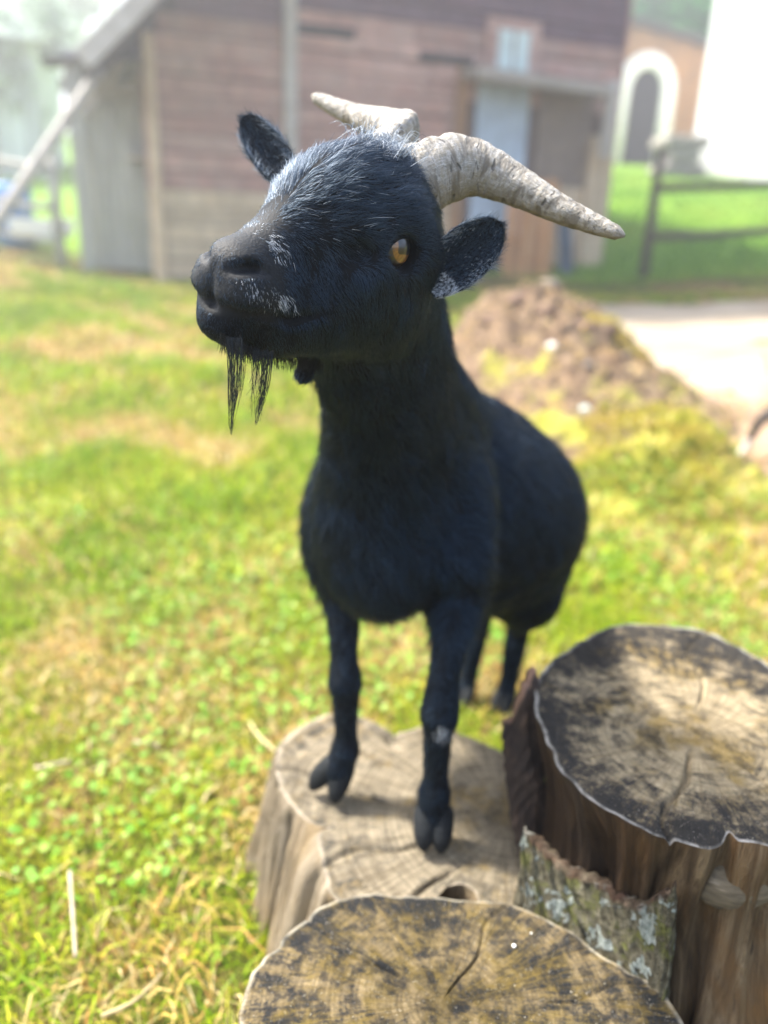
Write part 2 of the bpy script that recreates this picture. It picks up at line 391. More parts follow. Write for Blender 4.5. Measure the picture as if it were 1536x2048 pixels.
def build_grass():
    for x0, x1, y0, y1, dens, h0, w0 in ((-1.7, 1.7, .36, 1.7, 21000, .024, .0013), (-2.4, 2.4, 1.7, 3.4, 7500, .034, .0024), (-4.2, 4.2, 3.4, 8.2, 1900, .045, .005)):
        x, y = scatter(x0, x1, y0, y1, dens); c, d, dry = grass_colour(x, y, .1)
        hp_ = heap(x, y); k = (hp_ < .05) | (rng.random(len(x)) < .25*(y < 2.7)); x, y, c, d = x[k], y[k], c[k], d[k]; n = len(x)
        hg = h0*rng.uniform(.45, 1.5, n)*np.clip(1.15-.25*d, .5, 1.5)
        blades('grass', x, y, hg, w0*rng.uniform(.6, 1.4, n), rng.uniform(.2, 1.5, n), c, BLADE)
    # moss cushions on the heap
    x = rng.uniform(.2, 1.7, 42000); y = rng.uniform(2.0, 4.3, 42000); hh = heap(x, y)
    mo = field(x, y, 4.2, 9)+.5*field(x, y, 11, 10)+(2.85-y)*1.1; k = (hh > .03) & (mo > .25) & (x < 1.32); x, y = x[k], y[k]; n = len(x)
    c = np.array([[.17, .20, .010], [.27, .28, .015], [.36, .33, .025], [.45, .34, .06]])[np.clip((rng.random(n)*2.4+1.0+.9*field(x, y, 14, 12)).astype(int), 0, 3)]*rng.uniform(.7, 1.2, (n, 1))
    blades('moss', x, y, .028*rng.uniform(.5, 1.5, n), np.full(n, .003), rng.uniform(.3, 1.4, n), c, BLADE)
    # dry straw lying flat over the lawn and the heap
    x, y = scatter(-2., 2., .38, 5.2, 300); n = len(x)
    blades('straw_litter', x, y, rng.uniform(.02, .06, n), rng.uniform(.0007, .0015, n), rng.uniform(2.5, 6, n)*.4, DRY[rng.integers(0, 4, n)]*rng.uniform(.8, 1.25, (n, 1)), BLADE, curl=1.8)
    # straw and root litter over the heap
    x = rng.uniform(.1, 1.8, 2400); y = rng.uniform(2.0, 5.2, 2400); k = heap(x, y) > .03; x, y = x[k], y[k]; n = len(x)
    blades('heap_litter', x, y, rng.uniform(.02, .07, n), rng.uniform(.0015, .004, n), rng.uniform(.6, 2.6, n), np.concatenate([DRY, [[.16, .09, .05], [.24, .15, .09]]])[rng.integers(0, 6, n)]*rng.uniform(.7, 1.2, (n, 1)), BLADE, curl=1.4)
    # clover: small round leaves close to the ground
    x, y = scatter(-1.6, 1.6, .38, 2.6, 2600); k = field(x, y, 6, 6) > .15; x, y = x[k], y[k]; n = len(x)
    z = surf_z(x, y)+rng.uniform(.008, .032, n); r = rng.uniform(.0035, .0075, n); th = np.arange(6)*np.pi/3
    nx, ny = rng.normal(0, .35, (2, n)); V = np.stack([x[:, None]+r[:, None]*np.cos(th), y[:, None]+r[:, None]*np.sin(th), z[:, None]-r[:, None]*(nx[:, None]*np.cos(th)+ny[:, None]*np.sin(th))], -1).reshape(-1, 3)
    i = np.arange(n)[:, None]*6; Qc = np.concatenate([i+np.array([[0, 1, 2, 3]]), i+np.array([[0, 3, 4, 5]])])
    me = mesh_np('clover', V, Qc, False); c = np.array([[.10, .24, .02], [.15, .29, .03], [.22, .32, .05]])[rng.integers(0, 3, n)]*rng.uniform(.8, 1.2, (n, 1))
    at = me.attributes.new('gcol', 'FLOAT_COLOR', 'POINT'); at.data.foreach_set('color', np.repeat(np.concatenate([c, np.ones((n, 1))], 1), 6, 0).astype(np.float32).ravel())
    obj('clover', me, BLADE, kind='stuff')
    # lawn beyond the fence
    n = 26000; x = rng.uniform(1.8, 13, n); y = 8.6+11.5*rng.random(n)**1.4; k = x < .9+.55*y; x, y = x[k], y[k]; n = len(x)
    c = np.array([[.09, .22, .010], [.15, .29, .016], [.24, .33, .03]])[np.clip((rng.random(n)*2+1.*field(x, y, 1.6, 14)+.5).astype(int), 0, 2)]
    blades('lawn_grass', x, y, .06*rng.uniform(.6, 1.6, n), np.full(n, .012), rng.uniform(.2, .9, n), c, BLADE)
build_grass()
# ------------------------------------------------------------------ barn and the farmyard behind
def mat_boards(name, cols, grime, rough=.85, scale=(1.2, 22, 22), vary=.35):
    """weathered boards: grain along local x, each board its own shade"""
    m = NT(name); v = m.coord('Object'); rnd = m.n('ObjectInfo').outputs['Random']
    vv = m.n('VectorMath', _operation='ADD', i0=v, i1=m.n('CombineXYZ', i0=m.math('MULTIPLY', rnd, 37.), i1=m.math('MULTIPLY', rnd, 91.)).outputs[0]).outputs[0]
    g = m.noise(m.map(vv, scale), 1, 5, .65, .5); b = m.noise(vv, 2.2, 4, .6); s = m.noise(m.map(vv, (9, 9, 1.2)), 1, 4, .6)
    c = m.ramp(g, [(.28, cols[0]), (.5, cols[1]), (.74, cols[2])])
    c = m.mix(m.ramp(b, [(.45, (0, 0, 0)), (.66, (.75, .75, .75))]), c, grime)
    hsv = m.n('HueSaturation', Color=c, Value=m.math('ADD', 1-vary/2, m.math('MULTIPLY', rnd, vary)))
    c = m.mix(m.math('MULTIPLY', m.ramp(s, [(.42, (1, 1, 1)), (.6, (0, 0, 0))]), .35), hsv.outputs[0], tuple(q*.45 for q in grime))
    m.set(Base_Color=c, Roughness=rough); m.b.inputs['Specular IOR Level'].default_value = .2; m.bump(g, .6, .01)
    return m.m
def mat_plain(name, col, rough=.7, var=.25, sc=6., metal=0.):
    m = NT(name); v = m.coord('Object'); n = m.noise(v, sc, 5, .65)
    m.set(Base_Color=m.ramp(n, [(.3, tuple(q*(1-var) for q in col)), (.7, tuple(min(1, q*(1+var)) for q in col))]), Roughness=rough, Metallic=metal); m.bump(n, .3, .01)
    return m.m
RED = mat_boards('faded_red_boards', ((.28, .14, .115), (.46, .26, .215), (.60, .41, .35)), (.50, .36, .31))
SHADERED = mat_boards('eave_shade_boards', ((.09, .05, .07), (.16, .09, .115), (.24, .16, .18)), (.17, .12, .15))  # eave shade painted into the colour of the upper red boards
WASH = mat_boards('limewashed_boards', ((.46, .34, .22), (.62, .49, .34), (.72, .61, .46)), (.54, .40, .26))
GREYB = mat_boards('grey_weathered_boards', ((.36, .37, .34), (.50, .51, .47), (.62, .63, .59)), (.40, .42, .36), scale=(22, 22, 1.2))
ORANGE = mat_boards('orange_brown_boards', ((.26, .12, .05), (.42, .22, .10), (.55, .33, .18)), (.33, .20, .12), scale=(22, 22, 1.2))
SLAT = mat_boards('rust_streaked_slats', ((.30, .11, .035), (.50, .23, .085), (.62, .38, .20)), (.54, .33, .18), scale=(22, 22, 1.2), vary=.6)
PALE = mat_boards('pale_timber', ((.36, .33, .30), (.52, .49, .45), (.64, .62, .58)), (.40, .36, .31))
ROOFM = mat_plain('dark_roofing', (.055, .045, .045), .8)
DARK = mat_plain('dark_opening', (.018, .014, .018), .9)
BLUE = mat_plain('blue_grey_sheet', (.36, .45, .56), .5)
NAVY = mat_plain('dark_blue_board', (.03, .055, .09), .6)
WHITEP = mat_plain('white_paint', (.86, .86, .85), .6, .03)
GLASS = mat_plain('pale_window_glass', (.55, .66, .64), .15, .2)
GREYM = mat_plain('grey_render', (.42, .40, .36), .85)

FA = math.radians(20.); FD = np.array([math.cos(FA), math.sin(FA), 0]); FN = np.array([math.sin(FA), -math.cos(FA), 0])   # along the front, out of it
FO = np.array([-2.325, 8.0, .15])
def fac(px, py, out=0.):
    """photograph pixel -> (along the front, height) on the barn front, or on a plane standing off it"""
    r = ray(px, py); o = FO+FN*out; t = ((o-CAM)@FN)/(r@FN); p = CAM+r*t-o
    return float(p@FD), float(p[2])
def root_at(name, loc, rz, label, cat, group=None):
    o = bpy.data.objects.new(name, None); COL.objects.link(o); o.location = loc; o.rotation_euler = (0, 0, rz)
    o['label'] = label; o['category'] = cat
    if group: o['group'] = group
    return o
_boxes = {}
def piece(name, parent, mat, size, loc, rot=(0, 0, 0), bev=.004):
    """one bevelled board/box; alike pieces share their mesh"""
    key = (name, mat.name, tuple(round(q, 3) for q in size))
    if key not in _boxes: _boxes[key] = box_mesh(name, *size, bev=min(bev, min(size)*.3))
    o = obj(name, _boxes[key], mat, parent); o.location = loc; o.rotation_euler = rot
    return o

def build_barn():
    b = root_at('barn', FO, FA, 'weathered red board barn with pale lower wall behind the goat', 'barn')
    L, hb = 5.12, 1.02; D = 5.5; wz = 2.30; sl = .95; ax = 3.9; rz = wz+ax*sl; ez = rz-(L-ax)*sl
    # carcass set back behind the boards (front wall and lopsided gable as one prism)
    V = [(0, .06, -.4), (L, .06, -.4), (L, .06, ez), (ax, .06, rz), (0, .06, wz)]; V += [(x, D, z) for x, y, z in V]
    core = mesh_py('wall', V, [(0, 1, 2, 3, 4), (9, 8, 7, 6, 5), (0, 5, 6, 1), (1, 6, 7, 2), (4, 9, 5, 0), (2, 7, 8, 3), (3, 8, 9, 4)], False)
    w = obj('wall', core, mat_plain('dark_barn_timber', (.12, .075, .065), .9), b)
    # siding boards, each its own piece; rows shorten up the gable
    bh = .165; r = random.Random(3); xpost = fac(580, 150)[0]; xd0 = fac(932, 300)[0]; xd1 = fac(1200, 300)[0]
    for k in range(38):
        z = -.15+bh*(k+.5); x0, x1 = 0., L
        if z > wz: x0 = (z-wz)/sl
        if z > ez: x1 = L-(z-ez)/sl
        if x1-x0 < .3: break
        cuts = [x0]+[c for c in (xpost, r.uniform(2.6, 3.2)) if x0+.15 < c < x1-.15]
        if z < 1.95: cuts += [xd0, min(xd1, x1)]
        cuts = sorted(cuts+[x1])
        for a, c in zip(cuts[:-1], cuts[1:]):
            if c-a < .06 or (z < 1.95 and a >= xd0-.01 and c <= xd1+.01): continue
            mat = WASH if z < hb+.08*math.sin(k) else (SHADERED if z > 2.72-.10*(a > 2.4) and a > 1.0 or z > 2.55 and a < 1.0 else RED)
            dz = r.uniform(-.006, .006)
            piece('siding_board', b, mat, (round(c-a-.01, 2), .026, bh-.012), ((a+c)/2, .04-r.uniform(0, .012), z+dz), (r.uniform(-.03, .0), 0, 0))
    # side walls: long boards
    for k in range(15): piece('siding_board', b, RED if k > 6 else WASH, (.026, D, bh-.012), (-.012, D/2, -.15+bh*(k+.5)))
    for k in range(31): piece('siding_board', b, RED if k > 6 else WASH, (.026, D, bh-.012), (L+.012, D/2, -.15+bh*(k+.5)))
    # posts
    for px, wd in ((580, .13),): x = fac(px, 150)[0]; piece('post', b, PALE, (wd, .05, 3.4), (x, -.012, 1.75))
    piece('corner_post', b, WASH, (.09, .07, wz+.2), (.03, -.015, wz/2-.1))
    for px, py, ln in ((650, 62, .62), (895, 118, .60)):
        x, z = fac(px, py); piece('vent_slot', b, DARK, (ln, .03, .09), (x, .012, z), (0, .0, 0))
    # roof: two slabs with a deep overhang in front, pale barge boards along the front edge
    ang = math.atan(sl)
    for s, run, x0_, z0_ in ((-1, ax+.55, ax, rz), (1, L-ax+.30, ax, rz)):
        ln = run/math.cos(ang); cx = x0_+s*run/2; cz = z0_+.10-run/2*sl
        piece('roof', b, ROOFM, (ln, D+1.5, .09), (cx, D/2-.35, cz), (0, s*ang, 0), .01)
        piece('barge_board', b, PALE, (ln, .03, .16), (cx, -1.115, cz-.03), (0, s*ang, 0))
    # small window with an orange frame
    x0, z0 = fac(985, 140); x1, z1 = fac(1052, 66); xc, zc = (x0+x1)/2, (z0+z1)/2; ww, wh = x1-x0, z1-z0
    wn = piece('window', b, RED, (ww+.26, .05, wh+.20), (xc+.03, -.012, zc)); piece('pane', wn, GLASS, (ww, .02, wh), (0, -.030, 0))
    piece('glazing_bar', wn, PALE, (.03, .02, wh), (0, -.046, 0))
    # doorway: boarded recess, grey-blue sheet, dark tan panel, little lean-to roof above
    x0, z0 = fac(940, 420); x1, z1 = fac(1062, 178); piece('door', b, BLUE, (x1-x0, .04, z1-z0+.25), ((x0+x1)/2, .01, (z0+z1)/2-.12))
    x0, z0 = fac(1064, 372); x1, z1 = fac(1192, 190); piece('door_panel', b, mat_plain('tan_panel', (.20, .155, .125), .85), (x1-x0, .04, z1-z0), ((x0+x1)/2, .015, (z0+z1)/2))
    piece('door_panel', b, WASH, (x1-x0, .04, z0+.3), ((x0+x1)/2, .010, z0/2-.15))
    x0, z0 = fac(945, 148, .3); x1, z1 = fac(1208, 186, .3); a = math.atan2(z1-z0, x1-x0)
    piece('lean_to_roof', b, mat_plain('grey_lean_to_board', (.33, .30, .27), .85), (math.hypot(x1-x0, z1-z0), .52, .10), ((x0+x1)/2, -.20, (z0+z1)/2+.03), (.12, -a, 0))
    x0, z0 = fac(1170, 545); z1 = fac(1170, 300)[1]; piece('post', b, WASH, (.30, .10, z1-z0+.5), (x0, -.03, (z0+z1)/2-.1))
    x0, z0 = fac(1180, 300); z1 = fac(1180, 190)[1]; piece('post', b, PALE, (.12, .10, z1-z0+.2), (x0, -.30, (z0+z1)/2))
    x0, z0 = fac(905, 500); z1 = fac(905, 130)[1]; piece('post', b, ORANGE, (.12, .05, z1-z0), (x0, -.012, (z0+z1)/2))
    return b
build_barn()

# slatted gate leaning in the doorway
x0, z0 = fac(1003, 552, .35); x1, z1 = fac(1122, 358, .35)
gt = root_at('slatted_gate', FO+FD*((x0+x1)/2)+FN*.35+np.array([0, 0, z0]), FA, 'rusty brown slatted gate leaning in the barn doorway', 'gate')
nsl = 8; sw = (x1-x0)/nsl
for k in range(nsl): piece('slat', gt, SLAT, (sw*.74, .022, z1-z0), ((k+.5)*sw-(x1-x0)/2, .0+.004*(k % 2), (z1-z0)/2-.01*(k % 3)), (-.06, .03, 0))
for q in (.16, .82): piece('rail', gt, SLAT, (x1-x0, .03, .09), (0, .032-.06*(q-.5), (z1-z0)*q), (-.06, .0, 0))
x0, z0 = fac(1122, 565, .40); z1 = fac(1122, 425, .40)[1]
bd = root_at('leaning_board', FO+FD*x0+FN*.42+np.array([0, 0, z0]), FA, 'dark blue board leaning beside the slatted gate', 'board')
piece('plank', bd, NAVY, (.17, .03, z1-z0), (0, 0, (z1-z0)/2), (-.10, -.12, 0)); piece('batten', bd, NAVY, (.15, .03, .05), (0, -.032, (z1-z0)*.5), (-.10, -.12, 0))

# ---- lean-to, pen and clutter left of the barn
lt = root_at('lean_to', (-3.15, 8.3, float(gz(-3.1, 8.3))-.05), FA, 'grey weathered board lean-to against the left corner of the barn', 'lean-to')
for k in range(6): piece('board', lt, GREYB, (.125, .03, 1.55), (.20+.135*k, .004*(k % 2), .80))
piece('back_panel', lt, GREYB, (.95, .03, 1.7), (.58, .05, .85)); piece('post', lt, GREYB, (.15, .15, 2.05), (.03, -.06, 1.0)); piece('beam', lt, PALE, (1.2, .10, .12), (.5, -.02, 1.72)); piece('shelf_board', lt, PALE, (.55, .25, .04), (.75, -.14, 1.12))
piece('roof_sheet', lt, ROOFM, (1.6, 1.6, .05), (.55, .55, 2.06), (.12, -.1, 0)); piece('brace', lt, PALE, (.09, .06, .75), (.30, -.08, 1.72), (0, .72, 0))
piece('post', lt, GREYB, (.12, .12, 1.95), (1.05, .9, 1.0)); piece('post', lt, GREYB, (.12, .12, 1.95), (.05, .9, 1.0))
p0, p1 = uny(-10, 448, 6.9), uny(200, 140, 7.6)
V_, Q_ = tube(spline([p0-(p1-p0)*.25, p0*.5+p1*.5, p1], 8), [.05]*8, 12)
pl = obj('leaning_pole', mesh_py('leaning_pole', V_, Q_), PALE, label='long pale pole leaning up to the barn eave at left', cat='pole')
def fence(x0, y0, x1, y1, n, h, rails, label, pm, rm, rr=.035):
    f = root_at('fence', (x0, y0, float(gz(x0, y0))), 0, label, 'fence'); P = []
    for k in range(n):
        t = k/(n-1); x, y = x0+(x1-x0)*t, y0+(y1-y0)*t; z = float(gz(x, y))-float(gz(x0, y0)); P.append((x-x0, y-y0, z))
        V_, Q_ = tube([(x-x0, y-y0, z-.2), (x-x0+.01*math.sin(k*5), y-y0, z+h*.5), (x-x0+.02*math.sin(k*3), y-y0, z+h)], [.055, .052, .046], 10); obj('post', mesh_py('post', V_, Q_), pm, f)
    for rl in rails:
        for a, c in zip(P[:-1], P[1:]):
            A = np.array(a)+np.array([0, -.05, rl*h]); Cc = np.array(c)+np.array([0, -.05, rl*h+.02*math.sin(A[0]*9)])
            V_, Q_ = tube(spline([A, (A+Cc)/2+np.array([0, 0, -.015]), Cc], 6), [rr]*6, 8); obj('rail', mesh_py('rail', V_, Q_), rm, f)
    return f
DW = mat_plain('dark_fence_wood', (.07, .052, .038), .85); GW = mat_plain('grey_fence_wood', (.30, .30, .27), .85)
fence(-7.4, 9.4, -3.35, 8.15, 6, 1.05, (.25, .55, .9), 'grey rail fence of the pen at the far left', GW, GW)
fence(2.78, 8.95, 9.6, 10.8, 4, 1.30, (.32, .70), 'dark post-and-rail fence in front of the green lawn', DW, DW, .045)
bx_, by_ = -4.15, 8.95; bz_ = float(gz(bx_, by_))
br = root_at('blue_barrel', (bx_, by_, bz_), 0, 'blue plastic barrel in the pen at far left', 'barrel')
BLUEB = mat_plain('blue_plastic', (.05, .20, .52), .4)
zz = np.array([0, .03, .12, .28, .30, .32, .55, .57, .59, .78, .86, .88]); rr_ = np.array([.24, .27, .285, .29, .305, .29, .29, .305, .29, .285, .26, .22])
V_, Q_ = tube([(0, 0, z*.72) for z in zz], rr_*.72, 24); obj('drum', mesh_py('drum', V_, Q_), BLUEB, br)
V_, Q_ = tube([(.07, .04, .63), (.07, .04, .65)], [.035, .03], 10); obj('bung', mesh_py('bung', V_, Q_), DARK, br)
tr = root_at('trough', (-3.55, 8.25, float(gz(-3.55, 8.25))+.34), FA, 'white feed trough hung on the pen fence', 'trough')
bm = bmesh.new(); bmesh.ops.create_cube(bm, size=1)
for v in bm.verts: v.co.x *= .62*(1 if v.co.z > 0 else .85); v.co.y *= .24*(1 if v.co.z > 0 else .7); v.co.z *= .17
top_f = [f for f in bm.faces if f.normal.z > .9]; rs = bmesh.ops.inset_region(bm, faces=top_f, thickness=.02); bmesh.ops.translate(bm, verts=top_f[0].verts[:], vec=(0, 0, -.12))
me = bpy.data.meshes.new('basin'); bm.to_mesh(me); bm.free(); obj('basin', me, WHITEP, tr)
for s in (-1, 1): piece('hook', tr, GW, (.03, .10, .03), (.22*s, .12, .085))

# ---- buildings up the slope
hz0 = float(gz(9, 20.5))
wh = root_at('white_house', (6.95, 20.0, hz0-.35), math.radians(-42), 'tall white building at the right edge', 'house')
V = [(0, 0, -.3), (7, 0, -.3), (7, 0, 7.2), (0, 0, 7.2), (0, 6, -.3), (7, 6, -.3), (7, 6, 7.2), (0, 6, 7.2), (0, 3, 9.2), (7, 3, 9.2)]
obj('wall', mesh_py('wall', V, [(0, 1, 2, 3), (5, 4, 7, 6), (4, 0, 3, 8, 7), (1, 5, 6, 9, 2)], False), WHITEP, wh)
for s in (0, 1):
    a = math.atan2(2, 3); piece('roof', wh, ROOFM, (7.6, 4.1, .14), (3.5, 1.4 if s == 0 else 4.6, 8.2), (a if s == 0 else -a, 0, 0), .01)
for x, z in ((2.15, 2.6), (4.6, 2.6), (2.15, 5.4), (4.6, 5.4)):
    wn = piece('window', wh, WHITEP, (1.0, .10, 1.35), (x, -.02, z)); piece('pane', wn, mat_plain('house_glass', (.28, .36, .40), .1) if x == 2.15 and z == 2.6 else bpy.data.materials['house_glass'], (.80, .03, 1.12), (0, -.05, 0)); piece('glazing_bar', wn, WHITEP, (.05, .03, 1.12), (0, -.072, 0)); piece('sill', wn, WHITEP, (1.15, .16, .06), (0, -.06, -.70))
sh = root_at('shed', (5.25, 22.4, float(gz(6.1, 22.4))-.1), math.radians(8), 'orange-brown shed with a white horseshoe arch up the slope', 'shed')
SW, SH = 2.85, 3.25; r = random.Random(9)
V = [(0, .05, -.6), (SW, .05, -.6), (SW, .05, SH-.35), (0, .05, SH+.15), (0, 3, -.6), (SW, 3, -.6), (SW, 3, SH-.35), (0, 3, SH+.15)]
obj('wall', mesh_py('wall', V, [(0, 1, 2, 3), (5, 4, 7, 6), (4, 0, 3, 7), (1, 5, 6, 2), (3, 2, 6, 7)], False), ORANGE, sh)
nb = 13
for k in range(nb):
    x = (k+.5)*SW/nb; h = SH+.15-.5*x/SW; piece('board', sh, ORANGE, (round(SW/nb-.015, 3), .03, round(h+.55, 1)), (x, .03-.006*(k % 2), h/2-.27))
piece('roof', sh, ROOFM, (SW+.5, 3.6, .10), (SW/2, 1.5, SH-.02), (0, math.atan2(.5, SW), 0))
# horseshoe arch: white ring of mortar round a dark opening
ax_, az_ = 1.15, 1.85; th = np.radians(np.linspace(0, 180, 22)); pth = [(ax_+.62*math.cos(t), -.03, az_+.72*math.sin(t)) for t in th]
pth = [(ax_+.66, -.03, -.4)]+pth+[(ax_-.66, -.03, -.4)]
V_, Q_ = tube(pth, [.20]*len(pth), 10); V_[:, 1] *= .5; obj('arch', mesh_py('arch', V_, Q_), WHITEP, sh)
op = [(ax_+.50*math.cos(t), -.012, az_+.62*math.sin(t)) for t in th]; op = [(ax_+.53, -.012, -.4)]+op+[(ax_-.53, -.012, -.4)]
obj('opening', mesh_py('opening', op, [tuple(range(len(op)))[::-1]], False), DARK, sh)
lp = root_at('log_pile', (6.15, 18.9, float(gz(6.15, 18.9))), .1, 'grey log pile beside the white building', 'log pile')
LOGM = mat_plain('grey_log', (.22, .20, .18), .9, .5)
for q, (x, z) in enumerate([(0, .16), (.33, .16), (.66, .16), (.16, .45), (.5, .45), (.33, .74), (.0, .75), (.66, .74)]):
    V_, Q_ = tube([(x, 0, z), (x+.01, .5, z), (x, 1., z)], [.155, .16, .15], 12); obj('log', mesh_py('log', V_, Q_), LOGM, lp)

# ---- trees: trunk with limbs, crown of many leaf faces in clumps
LEAF = NT('tree_leaf'); _c = LEAF.n('Attribute', _attribute_name='gcol').outputs['Color']
LEAF.set(Base_Color=_c, Roughness=.6); _t = LEAF.n('BsdfTranslucent', Color=_c); _m = LEAF.n('MixShader', i0=.35, i1=LEAF.b.outputs[0], i2=_t.outputs[0]); LEAF.t.links.new(_m.outputs[0], LEAF.out.inputs['Surface'])
BARKT = mat_plain('tree_bark', (.10, .085, .07), .9, .4)
def tree(x, y, h, cr, nleaf, label, pal, seed, leaf=.16, open_=.5, low=.25):
    r = np.random.default_rng(seed); z = float(gz(x, y)); t = root_at('tree', (x, y, z), 0, label, 'tree', 'trees round the farmyard')
    sp = [np.array([0, 0, -.3]), np.array([.06*h*r.normal()*.3, .06*h*r.normal()*.3, h*.3]), np.array([.1*r.normal(), .1*r.normal(), h*.75])]
    VV, QQ = tube(spline(sp, 10), np.linspace(.035*h*.6, .012*h*.6, 10), 10); nclump = 26; cl = []
    for k in range(nclump):
        a = r.uniform(0, 6.28); e = r.uniform(low, 1); rr = cr*math.sqrt(r.random())*math.sin(math.pi*min(.97, .25+.75*(1-(e-low)/(1-low)*.8)))
        c = np.array([rr*math.cos(a), rr*math.sin(a), h*e]); cl.append((c, cr*r.uniform(.22, .42)))
        if k < 11:
            b = spline(sp, 10)[r.integers(3, 9)]; v2, q2 = tube(spline([b, b*.5+c*.5+np.array([0, 0, .04*h]), c], 6), np.linspace(.010*h, .003*h, 6), 6); QQ = QQ+[tuple(i+len(VV) for i in q) for q in q2]; VV = np.concatenate([VV, v2])
    obj('trunk', mesh_py('trunk', VV, QQ), BARKT, t)
    ci = r.integers(0, nclump, nleaf); C = np.array([c for c, s in cl])[ci]; S = np.array([s for c, s in cl])[ci][:, None]
    d = r.normal(size=(nleaf, 3)); d /= np.linalg.norm(d, axis=1, keepdims=True); p = C+d*S*r.random((nleaf, 1))**open_*np.array([1, 1, .75])
    u = r.normal(size=(nleaf, 3)); u /= np.linalg.norm(u, axis=1, keepdims=True); w = np.cross(u, r.normal(size=(nleaf, 3))); w /= np.linalg.norm(w, axis=1, keepdims=True)
    s = leaf*r.uniform(.6, 1.3, (nleaf, 1)); V = np.stack([p-u*s, p-w*s*.55, p+u*s, p+w*s*.55], 1).reshape(-1, 3); i = np.arange(nleaf)[:, None]*4
    me = mesh_np('crown', V, i+np.array([[0, 1, 2, 3]]), False); pal = np.array(pal); col = pal[r.integers(0, len(pal), nclump)][ci]*r.uniform(.7, 1.3, (nleaf, 1))
    me.attributes.new('gcol', 'FLOAT_COLOR', 'POINT').data.foreach_set('color', np.repeat(np.concatenate([col, np.ones((nleaf, 1))], 1), 4, 0).astype(np.float32).ravel())
    o = obj('crown', me, LEAF.m, t); o['kind'] = 'stuff'
    return t
DG = [(.02, .17, .04), (.035, .24, .05), (.06, .30, .06)]; YG = [(.12, .20, .04), (.16, .24, .05)]; PG = [(.34, .44, .32), (.42, .50, .38), (.30, .40, .30)]  # left trees: bleaching by glare painted into pale leaf greens
tree(8.2, 27, 8.5, 3.4, 12000, 'dark green tree between the red barn and the white building', DG, 1, .22)
tree(13.0, 36, 11., 4.6, 9000, 'dark green tree half hidden behind the white building', DG, 2, .26)
tree(8.6, 24.5, 2.0, 1.5, 3500, 'yellow-green bush up the slope left of the white building', YG, 3, .14, .5, .1)
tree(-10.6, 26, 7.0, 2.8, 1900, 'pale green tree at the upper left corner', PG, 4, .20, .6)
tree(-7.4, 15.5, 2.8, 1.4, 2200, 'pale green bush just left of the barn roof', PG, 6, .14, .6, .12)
# an added pale shed far left, put in to brighten the glare side
ps = root_at('added_pale_shed', (-10.6, 14.2, float(gz(-9.5, 14.2))-.1), math.radians(12), 'added pale grey-green shed behind the pen, brightening the left edge', 'shed')
PGM = mat_boards('pale_green_boards', ((.52, .60, .57), (.64, .71, .68), (.74, .79, .76)), (.58, .64, .58), scale=(22, 22, 1.2))
for k in range(20): piece('board', ps, PGM, (.20, .04, 2.5), (.11+.215*k, -.004*(k % 2), 1.2))
piece('wall', ps, PGM, (4.35, 2.4, 2.45), (2.17, 1.26, 1.19)); piece('roof', ps, mat_plain('pale_metal_roof', (.70, .74, .74), .5), (4.8, 3.2, .08), (2.17, 1.1, 2.6), (.14, 0, 0)); piece('door', ps, GREYB, (.9, .05, 1.9), (3.2, -.035, .95))
# ------------------------------------------------------------------ tree stumps
def closed_outline(pts_px, z, n, jag=.0015, seed=0):
    P = np.array([unz(px, py, z)[:2] for px, py in pts_px]); P = np.concatenate([P[-2:], P, P[:3]])
    t = spline(P, (len(P)-1)*24)[48:-48]; d = np.concatenate([[0], np.cumsum(np.linalg.norm(np.diff(np.concatenate([t, t[:1]]), axis=0), axis=1))])
    T = np.concatenate([t, t[:1]]); s = np.linspace(0, d[-1], n, endpoint=False); o = np.stack([np.interp(s, d, T[:, q]) for q in (0, 1)], 1)
    a = np.arange(n)*2*np.pi/n; r = np.random.default_rng(seed); c = o.mean(0); rad = (o-c)/np.linalg.norm(o-c, axis=1, keepdims=True)
    w = sum(r.normal()*np.sin(k*a+r.uniform(0, 6.28))/k**.6 for k in range(7, 60))
    o = o+rad*w[:, None]*jag*.5
    if np.sum(o[:, 0]*np.roll(o[:, 1], -1)-np.roll(o[:, 0], -1)*o[:, 1]) < 0: o = o[::-1]
    return o

def outline_normals(o):
    t = np.roll(o, -1, 0)-np.roll(o, 1, 0); n = np.stack([t[:, 1], -t[:, 0]], 1); n /= np.linalg.norm(n, axis=1, keepdims=True)
    for _ in range(14): n = n+np.roll(n, 1, 0)+np.roll(n, -1, 0); n /= np.linalg.norm(n, axis=1, keepdims=True)
    return n

